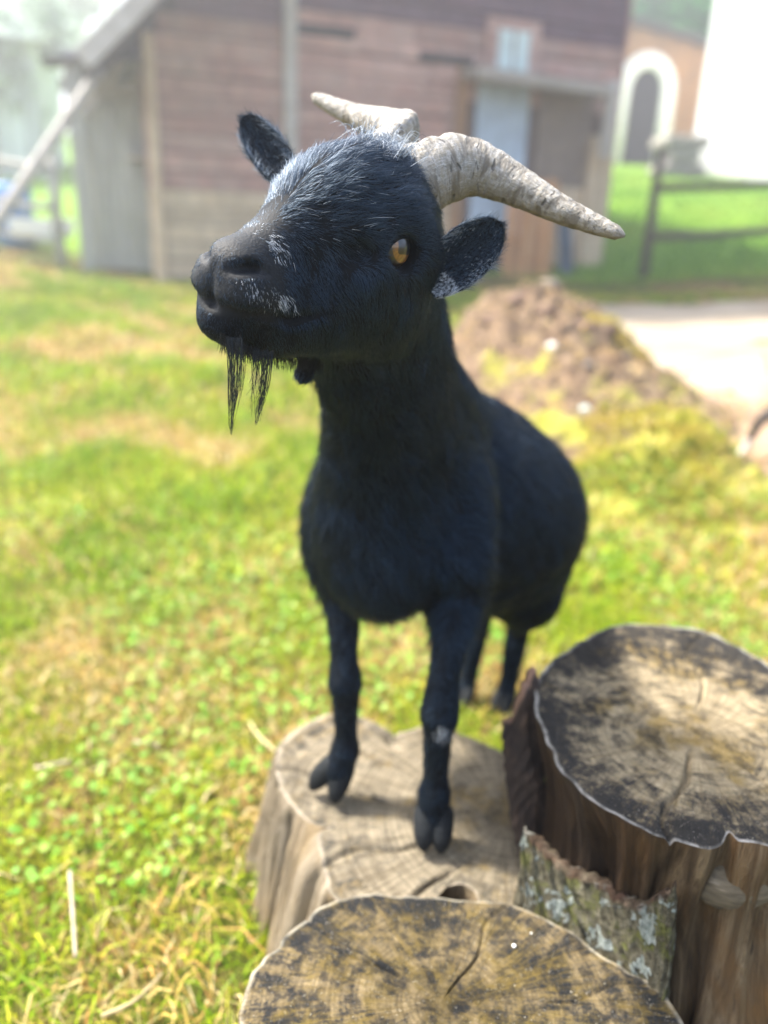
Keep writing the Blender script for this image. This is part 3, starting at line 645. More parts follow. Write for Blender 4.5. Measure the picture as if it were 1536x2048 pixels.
def mat_cut(name, wood, streak, stain, stain_amt, moss, moss_amt, streak_f=34., rim=(.55, .50, .40), rimdark=0., speck=.0):
    m = NT(name); v = m.coord('Object')
    pol = m.n('Attribute', _attribute_name='polar').outputs['Vector']      # (cos, sin) of the angle and distance from the pith
    rf = m.n('Attribute', _attribute_name='rfrac').outputs['Fac']
    st = m.noise(m.map(pol, (streak_f, streak_f, 9)), 1, 4, .65, .25)
    stf = m.noise(m.map(pol, (streak_f*3.2, streak_f*3.2, 26)), 1, 3, .7)
    ringn = m.noise(m.map(pol, (1.2, 1.2, 330)), 1, 2, .5)
    fine = m.noise(v, 420, 4, .75); mid = m.noise(v, 46, 5, .7, .3); big = m.noise(v, 13, 4, .6)
    c = m.ramp(st, [(.28, streak), (.50, wood), (.72, tuple(min(1, q*1.45) for q in wood))])
    c = m.mix(m.ramp(stf, [(.30, (.75, .75, .75)), (.44, (0, 0, 0))]), c, tuple(q*.35 for q in streak))
    c = m.mix(m.math('MULTIPLY', m.ramp(ringn, [(.40, (0, 0, 0)), (.62, (1, 1, 1))]), .5), c, tuple(q*.5 for q in streak))
    mo = m.math('ADD', m.math('MULTIPLY', big, .7), m.math('MULTIPLY', mid, .45))
    c = m.mix(m.math('MULTIPLY', m.ramp(mo, [(.60-moss_amt, (0, 0, 0)), (.70-moss_amt, (1, 1, 1))]), .8), c, m.ramp(fine, [(.3, tuple(q*.6 for q in moss)), (.7, tuple(min(1, q*1.35) for q in moss))]))
    # black weathering: ragged blotches drawn out along the rays, thickest towards the rim
    blot = m.noise(m.map(v, (1, 1, 1), (2.2, 7.1, 0)), 58, 7, .78, .35)
    sv = m.math('ADD', m.math('ADD', m.math('MULTIPLY', blot, .58), m.math('MULTIPLY', m.math('ADD', m.math('MULTIPLY', st, .6), m.math('MULTIPLY', stf, .4)), .36)), m.math('ADD', m.math('MULTIPLY', big, .26), m.math('MULTIPLY', fine, .16)))
    sv = m.math('ADD', sv, m.math('MULTIPLY', m.math('POWER', rf, 2.0), rimdark))
    c = m.mix(m.ramp(sv, [(.745-stain_amt, (0, 0, 0)), (.80-stain_amt, (.45, .45, .45)), (.865-stain_amt, (.95, .95, .95))]), c, m.ramp(fine, [(.3, tuple(q*.6 for q in stain)), (.75, tuple(q*2.2 for q in stain))]))
    c = m.mix(m.ramp(m.math('ADD', fine, m.math('MULTIPLY', mid, .25)), [(.76, (0, 0, 0)), (.82, (.8, .8, .8))]), c, (.50, .45, .35))
    c = m.mix(m.math('MULTIPLY', m.ramp(rf, [(.974, (0, 0, 0)), (.990, (.55, .55, .55))]), m.ramp(mid, [(.38, (.15, .15, .15)), (.62, (1, 1, 1))])), c, rim)
    m.set(Base_Color=c, Roughness=.9); m.b.inputs['Specular IOR Level'].default_value = .12
    hgt = m.math('ADD', m.math('MULTIPLY', st, .8), m.math('ADD', m.math('MULTIPLY', stf, .5), m.math('MULTIPLY', fine, .35)))
    m.bump(hgt, .9, .004)
    return m.m

def mat_side(name, cols, dark, grain=70., rot=None):
    m = NT(name); v = m.n('Attribute', _attribute_name='side').outputs['Vector']   # (arc length, height)
    g = m.noise(m.map(v, (grain*1.3, 9, 1)), 1, 6, .72, .9); g2 = m.noise(m.map(v, (grain*4, 22, 1)), 1, 4, .72, .5); b = m.noise(m.map(v, (9, 5, 1)), 1, 4, .6, .5)
    c = m.ramp(g, [(.25, cols[0]), (.48, cols[1]), (.72, cols[2])])
    c = m.mix(m.ramp(b, [(.46, (0, 0, 0)), (.60, (.8, .8, .8))]), c, cols[3])
    c = m.mix(m.ramp(g2, [(.28, (.85, .85, .85)), (.40, (0, 0, 0))]), c, dark)
    if rot is not None:      # rotten dark wood, the hollow's shade behind the bark painted in (local x below rot)
        xx = m.math('ADD', m.n('SeparateXYZ', i0=m.coord('Object')).outputs[0], m.math('MULTIPLY', b, .10))
        c = m.mix(m.ramp(m.math('ADD', xx, .5), [(rot+.5, (.92, .92, .92)), (rot+.56, (0, 0, 0))]), c, m.ramp(g, [(.3, (.008, .005, .004)), (.6, (.035, .020, .010)), (.75, (.13, .07, .025))]))
    m.set(Base_Color=c, Roughness=.8); m.b.inputs['Specular IOR Level'].default_value = .25
    m.bump(m.math('ADD', m.math('MULTIPLY', g, 1.), m.math('MULTIPLY', g2, .5)), 1., .010)
    return m.m

def build_stump(label, px_out, ztop, pith, flare, groove, seed, cutm, sidem, jag=.0015, cracks=(), dome=.0, undercut=.0, flare_pow=False):
    N = 420; o = closed_outline(px_out, ztop, N, jag, seed); nr = outline_normals(o); r = np.random.default_rng(seed)
    root = bpy.data.objects.new('tree_stump', None); COL.objects.link(root); c0 = o.mean(0); root.location = (c0[0], c0[1], gz(*c0))
    root['label'] = label; root['category'] = 'stump'
    off = np.array([c0[0], c0[1], float(gz(*c0))])
    p0 = unz(*pith, ztop)[:2]; K = 56; fr = np.linspace(0, 1, K)**.8
    X = p0+(o-p0)[None]*fr[:, None, None]; ang = np.arctan2(*(o-p0).T[::-1])
    rad = np.linalg.norm(X-p0, axis=-1); Z = np.full(X.shape[:2], ztop)
    flat = X.reshape(-1, 2); f3 = np.concatenate([flat, np.zeros((len(flat), 1))], 1)
    Z = Z+(wobn(f3, 38, seed)*.0016+wobn(f3, 130, seed+1)*.0008).reshape(Z.shape)-dome*np.clip(fr[:, None]-.93, 0, 1)**1.5*8
    for ca, cw, cd, cl in cracks:       # radial drying cracks: (angle, half width in rad at the rim, depth, how far in)
        da = np.abs((ang-ca-.06*np.sin(fr[:, None]*9+ca)+np.pi) % (2*np.pi)-np.pi)
        Z = Z-cd*np.exp(-(da*np.maximum(rad, .01)/cw)**2)*sstep((fr[:, None]-(1-cl))/.15)
    V = np.concatenate([X, Z[..., None]], -1).reshape(-1, 3)-off
    i, j = np.meshgrid(np.arange(K-1), np.arange(N), indexing='ij'); k = (j+1) % N
    Qt = np.stack([i*N+j, (i+1)*N+j, (i+1)*N+k, i*N+k], -1).reshape(-1, 4)
    me = mesh_np('cut_top', V, Qt)
    A = np.stack([np.cos(ang)[None]*np.ones((K, 1)), np.sin(ang)[None]*np.ones((K, 1)), rad], -1)
    me.attributes.new('polar', 'FLOAT_VECTOR', 'POINT').data.foreach_set('vector', A.astype(np.float32).ravel())
    me.attributes.new('rfrac', 'FLOAT', 'POINT').data.foreach_set('value', np.repeat(fr, N).astype(np.float32))
    obj('cut_top', me, cutm, root)
    # the side: grooved wood going down into the grass
    M = 64; t = np.linspace(0, 1, M); zb = gz(o[:, 0], o[:, 1])-.03
    s = np.concatenate([[0], np.cumsum(np.linalg.norm(np.diff(o, axis=0), axis=1))])
    a = np.arange(N)*2*np.pi/N
    gr = sum(np.sin(kk*a+r.uniform(0, 6.28))*r.normal()/kk**.8 for kk in (4, 6, 9, 13, 19, 27, 41)); gr = gr/np.abs(gr).max()
    ridges = [(int(k_), .17/(k_/20.)**.75, r.uniform(0, 6.28), r.uniform(2, 9)) for k_ in (19, 27, 38, 53, 74, 103, 141)]
    VS = []
    for q in range(M):
        fl_ = flare(o) if callable(flare) else flare
        prof = fl_*(t[q]**(1.6 if not callable(flare) or flare_pow else .8))+.004*(1-math.exp(-t[q]*30))-undercut*math.sin(min(1, t[q]*2.2)*math.pi)
        gg = gr+sum(am*(1-2*np.abs(np.sin(a*kk*.5+ph+(.5*math.sin(t[q]*fq*.5+ph)*19./kk)))) for kk, am, ph, fq in ridges)
        d = prof+groove*np.minimum(gg, .25)*min(1, t[q]*7)
        p = o+nr*d[:, None]; z = Z[-1]*(1-t[q])+zb*t[q]
        VS.append(np.concatenate([p, z[:, None]], 1))
    VS = np.concatenate(VS)-off
    i, j = np.meshgrid(np.arange(M-1), np.arange(N), indexing='ij'); k = (j+1) % N
    me = mesh_np('trunk_side', VS, np.stack([i*N+j, (i+1)*N+j, (i+1)*N+k, i*N+k], -1).reshape(-1, 4))
    me.attributes.new('side', 'FLOAT_VECTOR', 'POINT').data.foreach_set('vector', np.stack([np.tile(s, M), np.repeat(t*ztop, N), np.zeros(M*N)], 1).astype(np.float32).ravel())
    obj('trunk_side', me, sidem, root)
    return root, off

def wobn(P, f, seed):
    r = np.random.default_rng(seed); o = np.zeros(len(P))
    for i in range(7):
        k = r.normal(size=3); k[2] = 0; k = k/np.linalg.norm(k)*f*r.uniform(.6, 1.7); o += np.sin(P@k+r.uniform(0, 6.28))
    return o/2.65

S1 = .19; S2 = .22; S3 = .37
s1px = [(560, 1490), (552, 1530), (562, 1580), (588, 1618), (620, 1643), (648, 1652), (666, 1648), (650, 1658), (636, 1668), (638, 1700), (650, 1750), (668, 1795), (740, 1822), (820, 1824), (858, 1812), (878, 1782), (915, 1768), (948, 1782), (966, 1815), (1010, 1822), (1060, 1800), (1085, 1720), (1070, 1620), (1040, 1545), (1000, 1500), (975, 1488), (930, 1470), (885, 1452), (850, 1450), (805, 1463), (770, 1455), (715, 1433), (665, 1428), (620, 1440), (580, 1466)]
s2px = [(480, 2048), (490, 1990), (508, 1945), (540, 1900), (590, 1852), (640, 1815), (700, 1794), (760, 1788), (830, 1793), (900, 1798), (965, 1804), (1020, 1809), (1075, 1833), (1150, 1875), (1250, 1932), (1325, 1985), (1365, 2050), (1375, 2140), (1330, 2260), (1200, 2370), (1000, 2430), (800, 2420), (620, 2330), (510, 2200)]
s3px = [(1070, 1400), (1074, 1365), (1095, 1330), (1150, 1288), (1220, 1253), (1300, 1245), (1380, 1254), (1450, 1278), (1536, 1335), (1620, 1400), (1680, 1480), (1690, 1570), (1640, 1650), (1575, 1690), (1520, 1690), (1478, 1682), (1458, 1664), (1442, 1688), (1405, 1694), (1350, 1680), (1295, 1664), (1240, 1636), (1190, 1604), (1150, 1570), (1115, 1525), (1094, 1480), (1078, 1440)]
cut1 = mat_cut('weathered_end_grain', (.205, .175, .125), (.075, .06, .038), (.018, .018, .017), .05, (.17, .12, .045), .00, 20., (.45, .40, .32), .05)
cut2 = mat_cut('lichened_end_grain', (.20, .155, .085), (.10, .07, .026), (.006, .008, .011), .115, (.115, .082, .018), .08, 30., (.50, .46, .36), .05)
cut3 = mat_cut('blackened_end_grain', (.30, .245, .155), (.11, .082, .045), (.007, .008, .010), .055, (.20, .14, .045), .02, 34., (.55, .53, .48), .19)
side1 = mat_side('bare_grey_wood', ((.05, .038, .024), (.155, .125, .085), (.27, .23, .17), (.19, .14, .075)), (.05, .038, .025), 55.)
side2 = mat_side('near_stump_wood', ((.07, .05, .03), (.17, .13, .08), (.30, .25, .17), (.16, .13, .05)), (.03, .022, .015), 70.)  # brown wood on the side of the near stump
side3 = mat_side('dark_stump_wood', ((.022, .014, .008), (.095, .06, .03), (.25, .185, .11), (.15, .075, .022)), (.018, .012, .008), 60., -.045)
st1, o1 = build_stump('low pale weathered stump under the goat front hooves', s1px, S1, (1010, 1640), lambda o: .05-.13*np.exp(-((o[:, 0]-.078)/.045)**2)*(o[:, 1] < .66), .026, 3, cut1, side1, .0016, ((2.9, .004, .012, .8), (3.5, .003, .008, .6), (2.3, .003, .008, .55), (4.0, .003, .007, .5)), .006)
st2, o2 = build_stump('wide mustard-stained stump top at the bottom edge of the photo', s2px, S2, (885, 2005), .02, .008, 4, cut2, side2, .002, ((1.0, .0010, .005, .97), (4.4, .0011, .005, .6), (2.6, .0015, .005, .8), (.1, .0015, .004, .7)), .006)
st3, o3 = build_stump('tall stump with blackened rim and loose lichened bark at right', s3px, S3, (1390, 1480), lambda o: -.055+.105*sstep((o[:, 0]-.235)/.10)*np.ones(len(o)), .016, 5, cut3, side3, .002, ((4.2, .0022, .007, .9), (1.2, .0016, .005, .8), (2.6, .002, .006, .7), (5.4, .002, .006, .7)), .006, .012)

# ---- loose bark standing off the tall stump
def mat_bark():
    m = NT('lichened_bark'); v = m.coord('Object'); e = m.n('Attribute', _attribute_name='edge').outputs['Fac']
    a = m.noise(v, 30, 5, .7); b = m.noise(v, 130, 5, .75, .4); c = m.noise(m.map(v, (1, 1, 1), (5, 2, 1)), 42, 3, .6)
    vor = m.n('TexVoronoi', Vector=m.mix(.12, v, m.n('TexNoise', Vector=v, Scale=60.).outputs[1]), Scale=95., _feature='DISTANCE_TO_EDGE').outputs[0]
    col = m.ramp(b, [(.25, (.022, .018, .012)), (.48, (.10, .09, .058)), (.72, (.25, .235, .17))])
    col = m.mix(m.ramp(a, [(.52, (0, 0, 0)), (.62, (.85, .85, .85))]), col, (.13, .14, .035))
    col = m.mix(m.ramp(m.math('MULTIPLY', vor, 10.), [(.02, (.7, .7, .7)), (.10, (0, 0, 0))]), col, (.045, .035, .025))
    li = m.math('ADD', m.math('MULTIPLY', c, .85), m.math('MULTIPLY', b, .28))
    col = m.mix(m.ramp(li, [(.63, (0, 0, 0)), (.655, (.95, .95, .95))]), col, m.ramp(b, [(.35, (.14, .17, .15)), (.65, (.36, .40, .37))]))
    col = m.mix(m.math('MULTIPLY', m.ramp(e, [(.45, (0, 0, 0)), (.8, (1, 1, 1))]), m.ramp(a, [(.35, (.25, .25, .25)), (.60, (1, 1, 1))])), col, m.ramp(b, [(.3, (.02, .011, .008)), (.55, (.085, .048, .033)), (.75, (.25, .17, .125))]))
    m.set(Base_Color=col, Roughness=.9); m.b.inputs['Specular IOR Level'].default_value = .2
    m.bump(m.math('ADD', m.math('MULTIPLY', m.math('MINIMUM', vor, .06), 8.), m.math('ADD', b, m.math('MULTIPLY', m.ramp(li, [(.61, (0, 0, 0)), (.65, (1, 1, 1))]), .4))), 1., .005)
    return m.m
def mat_inner_bark():
    m = NT('dark_inner_bark'); v = m.coord('Object'); e = m.n('Attribute', _attribute_name='edge').outputs['Fac']; b = m.noise(m.map(v, (90, 90, 14)), 1, 5, .7, .5)
    col = m.ramp(b, [(.3, (.008, .005, .004)), (.55, (.030, .018, .012)), (.75, (.09, .055, .036))])
    m.set(Base_Color=m.mix(m.ramp(e, [(.3, (0, 0, 0)), (.9, (.8, .8, .8))]), col, (.26, .15, .10)), Roughness=.9); m.bump(b, 1., .005)
    return m.m
def bark_shell(top, bot, thick, bulge, mat, root, off, seed, jag):
    """top/bottom edge curves in the world; outward = towards the camera"""
    n, M = 110, 46; T = spline(top, n); B = spline(bot, n); r = np.random.default_rng(seed)
    j = np.interp(np.arange(n), np.arange(0, n+4, 2), r.normal(size=len(np.arange(0, n+4, 2))))*jag*.16+np.interp(np.arange(n), np.arange(0, n+20, 17), r.normal(size=len(np.arange(0, n+20, 17))))*jag*2.1
    T = T.copy(); T[:, 2] += j
    tv = np.gradient(B, axis=0); nn = np.stack([tv[:, 1], -tv[:, 0], np.zeros(n)], 1); nn /= np.linalg.norm(nn, axis=1, keepdims=True); nn *= np.where((nn@np.array([0, -1, 0])).sum() > 0, 1, -1)
    t = np.linspace(0, 1, M)[:, None, None]
    G = T[None]*(1-t)+B[None]*t; G3 = G.reshape(-1, 3)
    rough = (sum((1-2*np.abs(np.sin(G3@(r.normal(size=3)*f)+r.uniform(0, 6))))*w_ for f, w_ in ((60, 1.3), (90, 1.3), (140, 1.), (210, .8), (320, .6), (480, .4)))*.0013).reshape(M, n, 1)
    endp = np.minimum(np.arange(n), n-1-np.arange(n))/n; th = thick*np.clip(endp*14, .25, 1)[None, :, None]*(.75+.25*np.clip(t*10, 0, 1))
    out = G+nn[None]*(bulge*np.sin(np.pi*np.clip(t, 0, 1))+rough); inn = out-nn[None]*th
    V = np.concatenate([out.reshape(-1, 3), inn.reshape(-1, 3)])-off; NN = M*n; Qs = []
    a, b = np.meshgrid(np.arange(M-1), np.arange(n-1), indexing='ij'); q = (a*n+b).ravel()
    Qs = [np.stack([q, q+1, q+n+1, q+n], 1), NN+np.stack([q, q+n, q+n+1, q+1], 1)]
    q = np.arange(n-1); Qs.append(np.stack([q, NN+q, NN+q+1, q+1], 1))
    q = np.arange(M-1)*n; Qs.append(np.stack([q, q+n, NN+q+n, NN+q], 1)); q = q+n-1; Qs.append(np.stack([q, NN+q, NN+q+n, q+n], 1))
    me = mesh_np('bark', V, np.concatenate(Qs)); ed = np.concatenate([np.clip(1-np.arange(M)/2.2, 0, 1)[:, None]*np.ones((1, n)), np.clip(1-np.arange(M)/9, .25, 1)[:, None]*np.ones((1, n))])
    me.attributes.new('edge', 'FLOAT', 'POINT').data.foreach_set('value', ed.ravel().astype(np.float32))
    return obj('bark', me, mat, root)
barkm, innerm = mat_bark(), mat_inner_bark()
bx = [(1035, 1800), (1090, 1838), (1160, 1880), (1235, 1922), (1300, 1965), (1350, 2005), (1378, 2030)]
bs = [unz(px, py, S2)+np.array([.010, .016, 0]) for px, py in bx]
tx = [(1040, 1692), (1078, 1722), (1130, 1748), (1185, 1766), (1225, 1792), (1262, 1806), (1295, 1814), (1322, 1792), (1347, 1772)]
ys = np.interp(np.linspace(0, 1, len(tx)), np.linspace(0, 1, len(bs)), [b[1] for b in bs])
tp = [uny(px, py, y+.004) for (px, py), y in zip(tx, ys)]
bt = [np.array([b[0], b[1]-.004, .02]) for b in bs]
bo = bark_shell(tp, bt, .015, .006, barkm, st3, o3, 8, .0042); bo['label'] = 'slab of loose grey-green bark with pale lichen'
tl = [uny(1002, 1432, .715), uny(1014, 1440, .712), uny(1030, 1425, .712), uny(1046, 1385, .715), uny(1062, 1352, .720), uny(1078, 1372, .725)]
bl = [uny(1036, 1735, .665), uny(1046, 1735, .660), uny(1056, 1735, .658), uny(1066, 1735, .660), uny(1076, 1730, .665), uny(1090, 1720, .672)]
b2 = bark_shell(tl, bl, .009, .006, innerm, st3, o3, 9, .0030); b2['label'] = 'dark upright strip of loose bark'

# pale healed knot on the near side of the tall stump
bm = bmesh.new(); bmesh.ops.create_icosphere(bm, subdivisions=4, radius=1.)
for v in bm.verts:
    k = 1+.10*mnoise.noise(v.co*2.2)+.04*mnoise.noise(v.co*7); v.co = Vector((v.co.x*.036*k, v.co.y*.018*k, v.co.z*.024*k))
me = bpy.data.meshes.new('knot'); bm.to_mesh(me); bm.free(); me.polygons.foreach_set('use_smooth', [True]*len(me.polygons))
kn = unz(1500, 1690, S3); mk = NT('pale_knot'); vv = mk.coord('Object'); nk = mk.noise(mk.map(vv, (40, 40, 260)), 1, 4, .65)
mk.set(Base_Color=mk.ramp(nk, [(.3, (.05, .038, .022)), (.6, (.14, .11, .07)), (.75, (.24, .20, .145))]), Roughness=.9); mk.bump(nk, .8, .003)
ko = obj('knot', me, mk.m, st3); ko.location = Vector(kn+np.array([.004, .014, -.055])-o3); ko['label'] = 'pale healed knot'
# ------------------------------------------------------------------ the goat on the stump
S1 = .19                                        # height of the stump top it stands on
# head frame fitted to the photograph: HX goat's left, HY towards the nose, HZ up through the forehead
HO = np.array([-.0440, .6120, .8310]); HSC = .99
HY = unit((-.565, -.825, .035)); HX = np.array([.79, -.55, -.26]); HX = unit(HX-HY*(HX@HY)); HZ = np.cross(HY, HX); HZ = HZ if HZ[2] > 0 else -HZ
HXYZ = (HX, HY, HZ)
def hp(x, y, z): return HO+HSC*(x*HX+y*HY+z*HZ)
def hl(P): return np.stack([(P-HO)@HX, (P-HO)@HY, (P-HO)@HZ], -1)/HSC

BB = unit((.46, .87, -.36)); BL = unit((.893, -.45, 0)); BV = np.cross(BL, BB); BV = BV if BV[2] > 0 else -BV
BAX = (BL, BB, BV)

def grid_axis(lo, hi, f0, f1, fine, coarse):
    a = [np.arange(lo, f0, coarse), np.arange(f0, f1, fine), np.arange(f1, hi, coarse)]
    return np.concatenate([q for q in a if len(q)])

def build_goat_body():
    S = SDF(grid_axis(-.26, .40, -.22, .10, .0021, .004), grid_axis(.40, 1.42, .42, .70, .0021, .0042), grid_axis(-.01, .96, .70, .94, .0021, .004))
    # trunk
    ch = uny(785, 1005, .83)
    S.ell(ch, BAX, (.076, .11, .130), .03)
    S.ell(ch+BB*.17+BV*.005, BAX, (.125, .15, .135), .05)
    S.ell(ch+BB*.27+BV*.002+BL*.012, BAX, (.148, .14, .142), .05)
    S.ell(ch+BB*.38+BV*.015, BAX, (.105, .11, .115), .05)
    # withers, backbone
    S.chain([ch+BV*.125+BB*.08, ch+BV*.120+BB*.2, ch+BV*.115+BB*.40], [.032, .035, .04], .05)
    # shoulders
    for px, py, y, r in ((678, 1035, .86, .041), (900, 1085, .80, .046)):
        S.ell(uny(px, py, y), BAX, (r*.85, r*1.1, r*1.7), .04)
    S.chain([uny(925, 900, .87), uny(915, 1010, .80), uny(925, 1120, .76)], [.020, .032, .030], .03); S.chain([uny(668, 930, .90), uny(672, 1030, .85), uny(684, 1120, .82)], [.016, .024, .024], .03)
    S.ell(uny(785, 1120, .755), BAX, (.038, .035, .060), .04)
    # front legs (image left = the goat's right leg)
    lr = [uny(682, 1110, .83), uny(686, 1230, .79), uny(688, 1310, .775), uny(690, 1365, .765), uny(691, 1395, .762), uny(692, 1465, .758), uny(690, 1500, .755)]
    S.chain(lr, [.036, .0190, .0148, .0190, .0150, .0125, .0158], .014)
    S.chain([lr[-1], uny(678, 1538, .748)], [.0148, .0165], .008)
    ll = [uny(912, 1150, .79), uny(905, 1265, .730), uny(889, 1345, .705), uny(879, 1428, .694), uny(876, 1470, .690), uny(871, 1545, .688), uny(869, 1585, .686)]
    S.chain(ll, [.042, .0210, .0152, .0205, .0150, .0122, .0158], .014)
    S.chain([ll[-1], uny(866, 1630, .682)], [.0150, .0175], .008)
    # hind legs: thigh, stifle, hock (pointing back), cannon
    for foot, side in ((unz(1008, 1418, 0), 1), (unz(928, 1408, 0), -1)):
        hip = ch+BB*.39+BL*.065*side-BV*.01
        stif = ch+BB*.33+BL*.085*side-BV*.10
        stif[2] = max(stif[2], .27)
        hock = foot+np.array([BB[0], BB[1], 0])*.045+np.array([0, 0, .16])
        fet = foot+np.array([BB[0], BB[1], 0])*.012+np.array([0, 0, .055])
        S.chain([hip, stif], [.07, .05], .04)
        S.chain([stif, hock, fet, foot+np.array([0, 0, .03])], [.042, .0225, .0165, .019], .02)
    # tail, turned up
    tl = ch+BB*.48+BV*.08
    S.chain([tl-BB*.03, tl+BB*.03+BV*.02, tl+BB*.05+BV*.06], [.03, .02, .01], .02)
    # neck
    n0 = hp(0, -.055, -.03); n1 = uny(775, 800, .745); n2 = uny(810, 930, .82)
    S.chain([n0, n1, n2], [.046, .054, .070], .04)
    S.chain([hp(0, -.06, -.01), uny(812, 720, .76), uny(872, 810, .86), ch+BV*.115+BB*.07], [.036, .040, .042, .045], .04)
    S.chain([hp(0, -.03, -.070), uny(742, 800, .71), uny(740, 920, .75), uny(770, 1060, .775)], [.032, .036, .046, .05], .03)
    # ---- head
    S.ell(hp(0, -.036, .010), HXYZ, (.052, .058, .054), .02)
    S.ell(hp(0, .000, .016), HXYZ, (.040, .050, .034), .025)
    S.cone(hp(0, .004, -.010), hp(0, .082, -.040), .0415, .0225, .03)
    S.cone(hp(0, .020, .002), hp(0, .092, -.031), .024, .0155, .02)            # bridge of the nose
    S.ell(hp(0, .096, -.033), HXYZ, (.0245, .0165, .0155), .012)               # nose pad
    for s in (-1, 1):
        S.ell(hp(.013*s, .097, -.046), HXYZ, (.017, .017, .0125), .010)        # upper lip
        S.cone(hp(.014*s, .088, -.043), hp(.019*s, .048, -.043), .0155, .0165, .012)
        S.cone(hp(.028*s, -.035, -.048), hp(.015*s, .058, -.066), .037, .0225, .03)  # jaw
        S.ell(hp(.032*s, -.002, -.022), HXYZ, (.027, .036, .032), .025)        # cheek
        S.cone(hp(.037*s, .014, .011), hp(.045*s, -.024, .017), .010, .013, .014)   # brow
        S.ell(hp(.041*s, -.020, .025), HXYZ, (.015, .022, .013), .014)         # orbital ridge
        S.cone(hp(.047*s, .010, -.016), hp(.049*s, -.026, -.014), .007, .009, .014)  # cheekbone
        S.ell(hp(.047*s, .030, -.004), HXYZ, (.007, .016, .008), .012, 'sub')   # hollow in front of the eye
        S.ell(hp(.047*s, -.047, -.002), HXYZ, (.016, .02, .02), .02)           # ear base
    S.cone(hp(0, .055, -.064), hp(0, .092, -.063), .0220, .0180, .015)         # chin
    S.ell(hp(0, .094, -.069), HXYZ, (.017, .020, .013), .012)
    bare = []
    # features carved along the surface: march from inside the head outwards until the skin is met
    def skin_at(o, d, sink=0.):
        o = hp(*o); d = unit(d[0]*HX+d[1]*HY+d[2]*HZ); t = np.arange(0, .09, .0007); p = o+d*t[:, None]
        ix = [np.clip(np.searchsorted(S.ax[q], p[:, q]), 0, len(S.ax[q])-1) for q in range(3)]
        v = S.v[ix[0], ix[1], ix[2]]; out = np.nonzero(v > 0)[0]
        return p[out[0] if len(out) else -1]-d*sink
    for s in (-1, 1):
        m = [skin_at((0, .080, -.0555), (s*math.sin(a), math.cos(a), .06*math.sin(a)**2), .0006) for a in np.radians([0, 14, 28, 42, 56, 70])]
        m += [skin_at((0, y, z), (s, .0, 0), .0006) for y, z in ((.074, -.0545), (.064, -.0520), (.054, -.0485), (.046, -.0445))]
        bare.append((np.array(m), .0030)); S.chain(m, [.0026, .0027, .0028, .0028, .0028, .0028, .0027, .0025, .0020, .0008], .004, 'sub')            # the slit of the mouth
        nz = [skin_at((0, .085, z), (s*math.sin(a), math.cos(a), 0), .0008) for a, z in ((.32, -.0300), (.52, -.0275), (.80, -.0255), (1.08, -.0250), (1.30, -.0265))]
        bare.append((np.array(nz), .0050)); S.chain(nz, [.0018, .0034, .0042, .0040, .0016], .004, 'sub', (HZ, 1.2))                               # nostril
        S.chain([nz[1], nz[2]-(HX*s*.3+HY)*.006, nz[3]-(HX*s)*.006], [.0034, .0044, .0036], .003, 'sub', (HZ, 1.2))
        S.ell(hp(.057*s, -.0095, .0), HXYZ, (.014, .0150, .0125), .006, 'sub')                                   # eye socket
    S.chain([skin_at((0, .085, z), (0, 1, 0), .0004) for z in (-.030, -.038, -.046, -.054)], [.0016, .0014, .0014, .0020], .004, 'sub')
    P, Q = S.mesh('goat_body')
    return smooth_mesh(P, Q, 1, .5), Q, bare


def proj(P):
    d = np.asarray(P)-CAM; z = d@FW
    return W/2+F*(d@RT)/z, H/2-F*(d@UP)/z

def wob(P, f, seed=0, n=5):
    """cheap smooth vectorised noise in about -1..1"""
    r = np.random.default_rng(seed); o = np.zeros(len(P))
    for i in range(n):
        k = unit(r.normal(size=3))*f*r.uniform(.6, 1.6); o += np.sin(P@k+r.uniform(0, 6.28))
    return o/n**.5

def make_curves(name, roots, pts, r0, r1, tint, mat, parent):
    """hair strands: pts (n,k,3)"""
    n, k = pts.shape[:2]
    c = bpy.data.hair_curves.new(name); c.add_curves([k]*n)
    c.attributes['position'].data.foreach_set('vector', pts.astype(np.float32).ravel())
    t = np.linspace(0, 1, k)[None]; r0 = np.broadcast_to(np.asarray(r0, float), (n,))[:, None]
    rad = r0*(1-t)+r1*t
    a = c.attributes.get('radius') or c.attributes.new('radius', 'FLOAT', 'POINT')
    a.data.foreach_set('value', rad.astype(np.float32).ravel())
    a = c.attributes.new('tint', 'FLOAT', 'CURVE'); a.data.foreach_set('value', tint.astype(np.float32))
    return obj(name, c, mat, parent)

def mat_fur(name='black_goat_hair', spec=.85, tint=(.38, .64, 1.)):  # default tint paints a blue sky sheen into the black hair
    m = NT(name)
    at = m.n('Attribute', _attribute_name='tint').outputs['Fac']
    col = m.ramp(at, [(0, (.0010, .0024, .0048)), (.12, (.012, .020, .032)), (.35, (.06, .085, .12)), (1, (.74, .76, .78))])
    m.set(Base_Color=col, Roughness=.36); m.b.inputs['Specular IOR Level'].default_value = spec
    m.b.inputs['Specular Tint'].default_value = (*tint, 1)
    return m.m

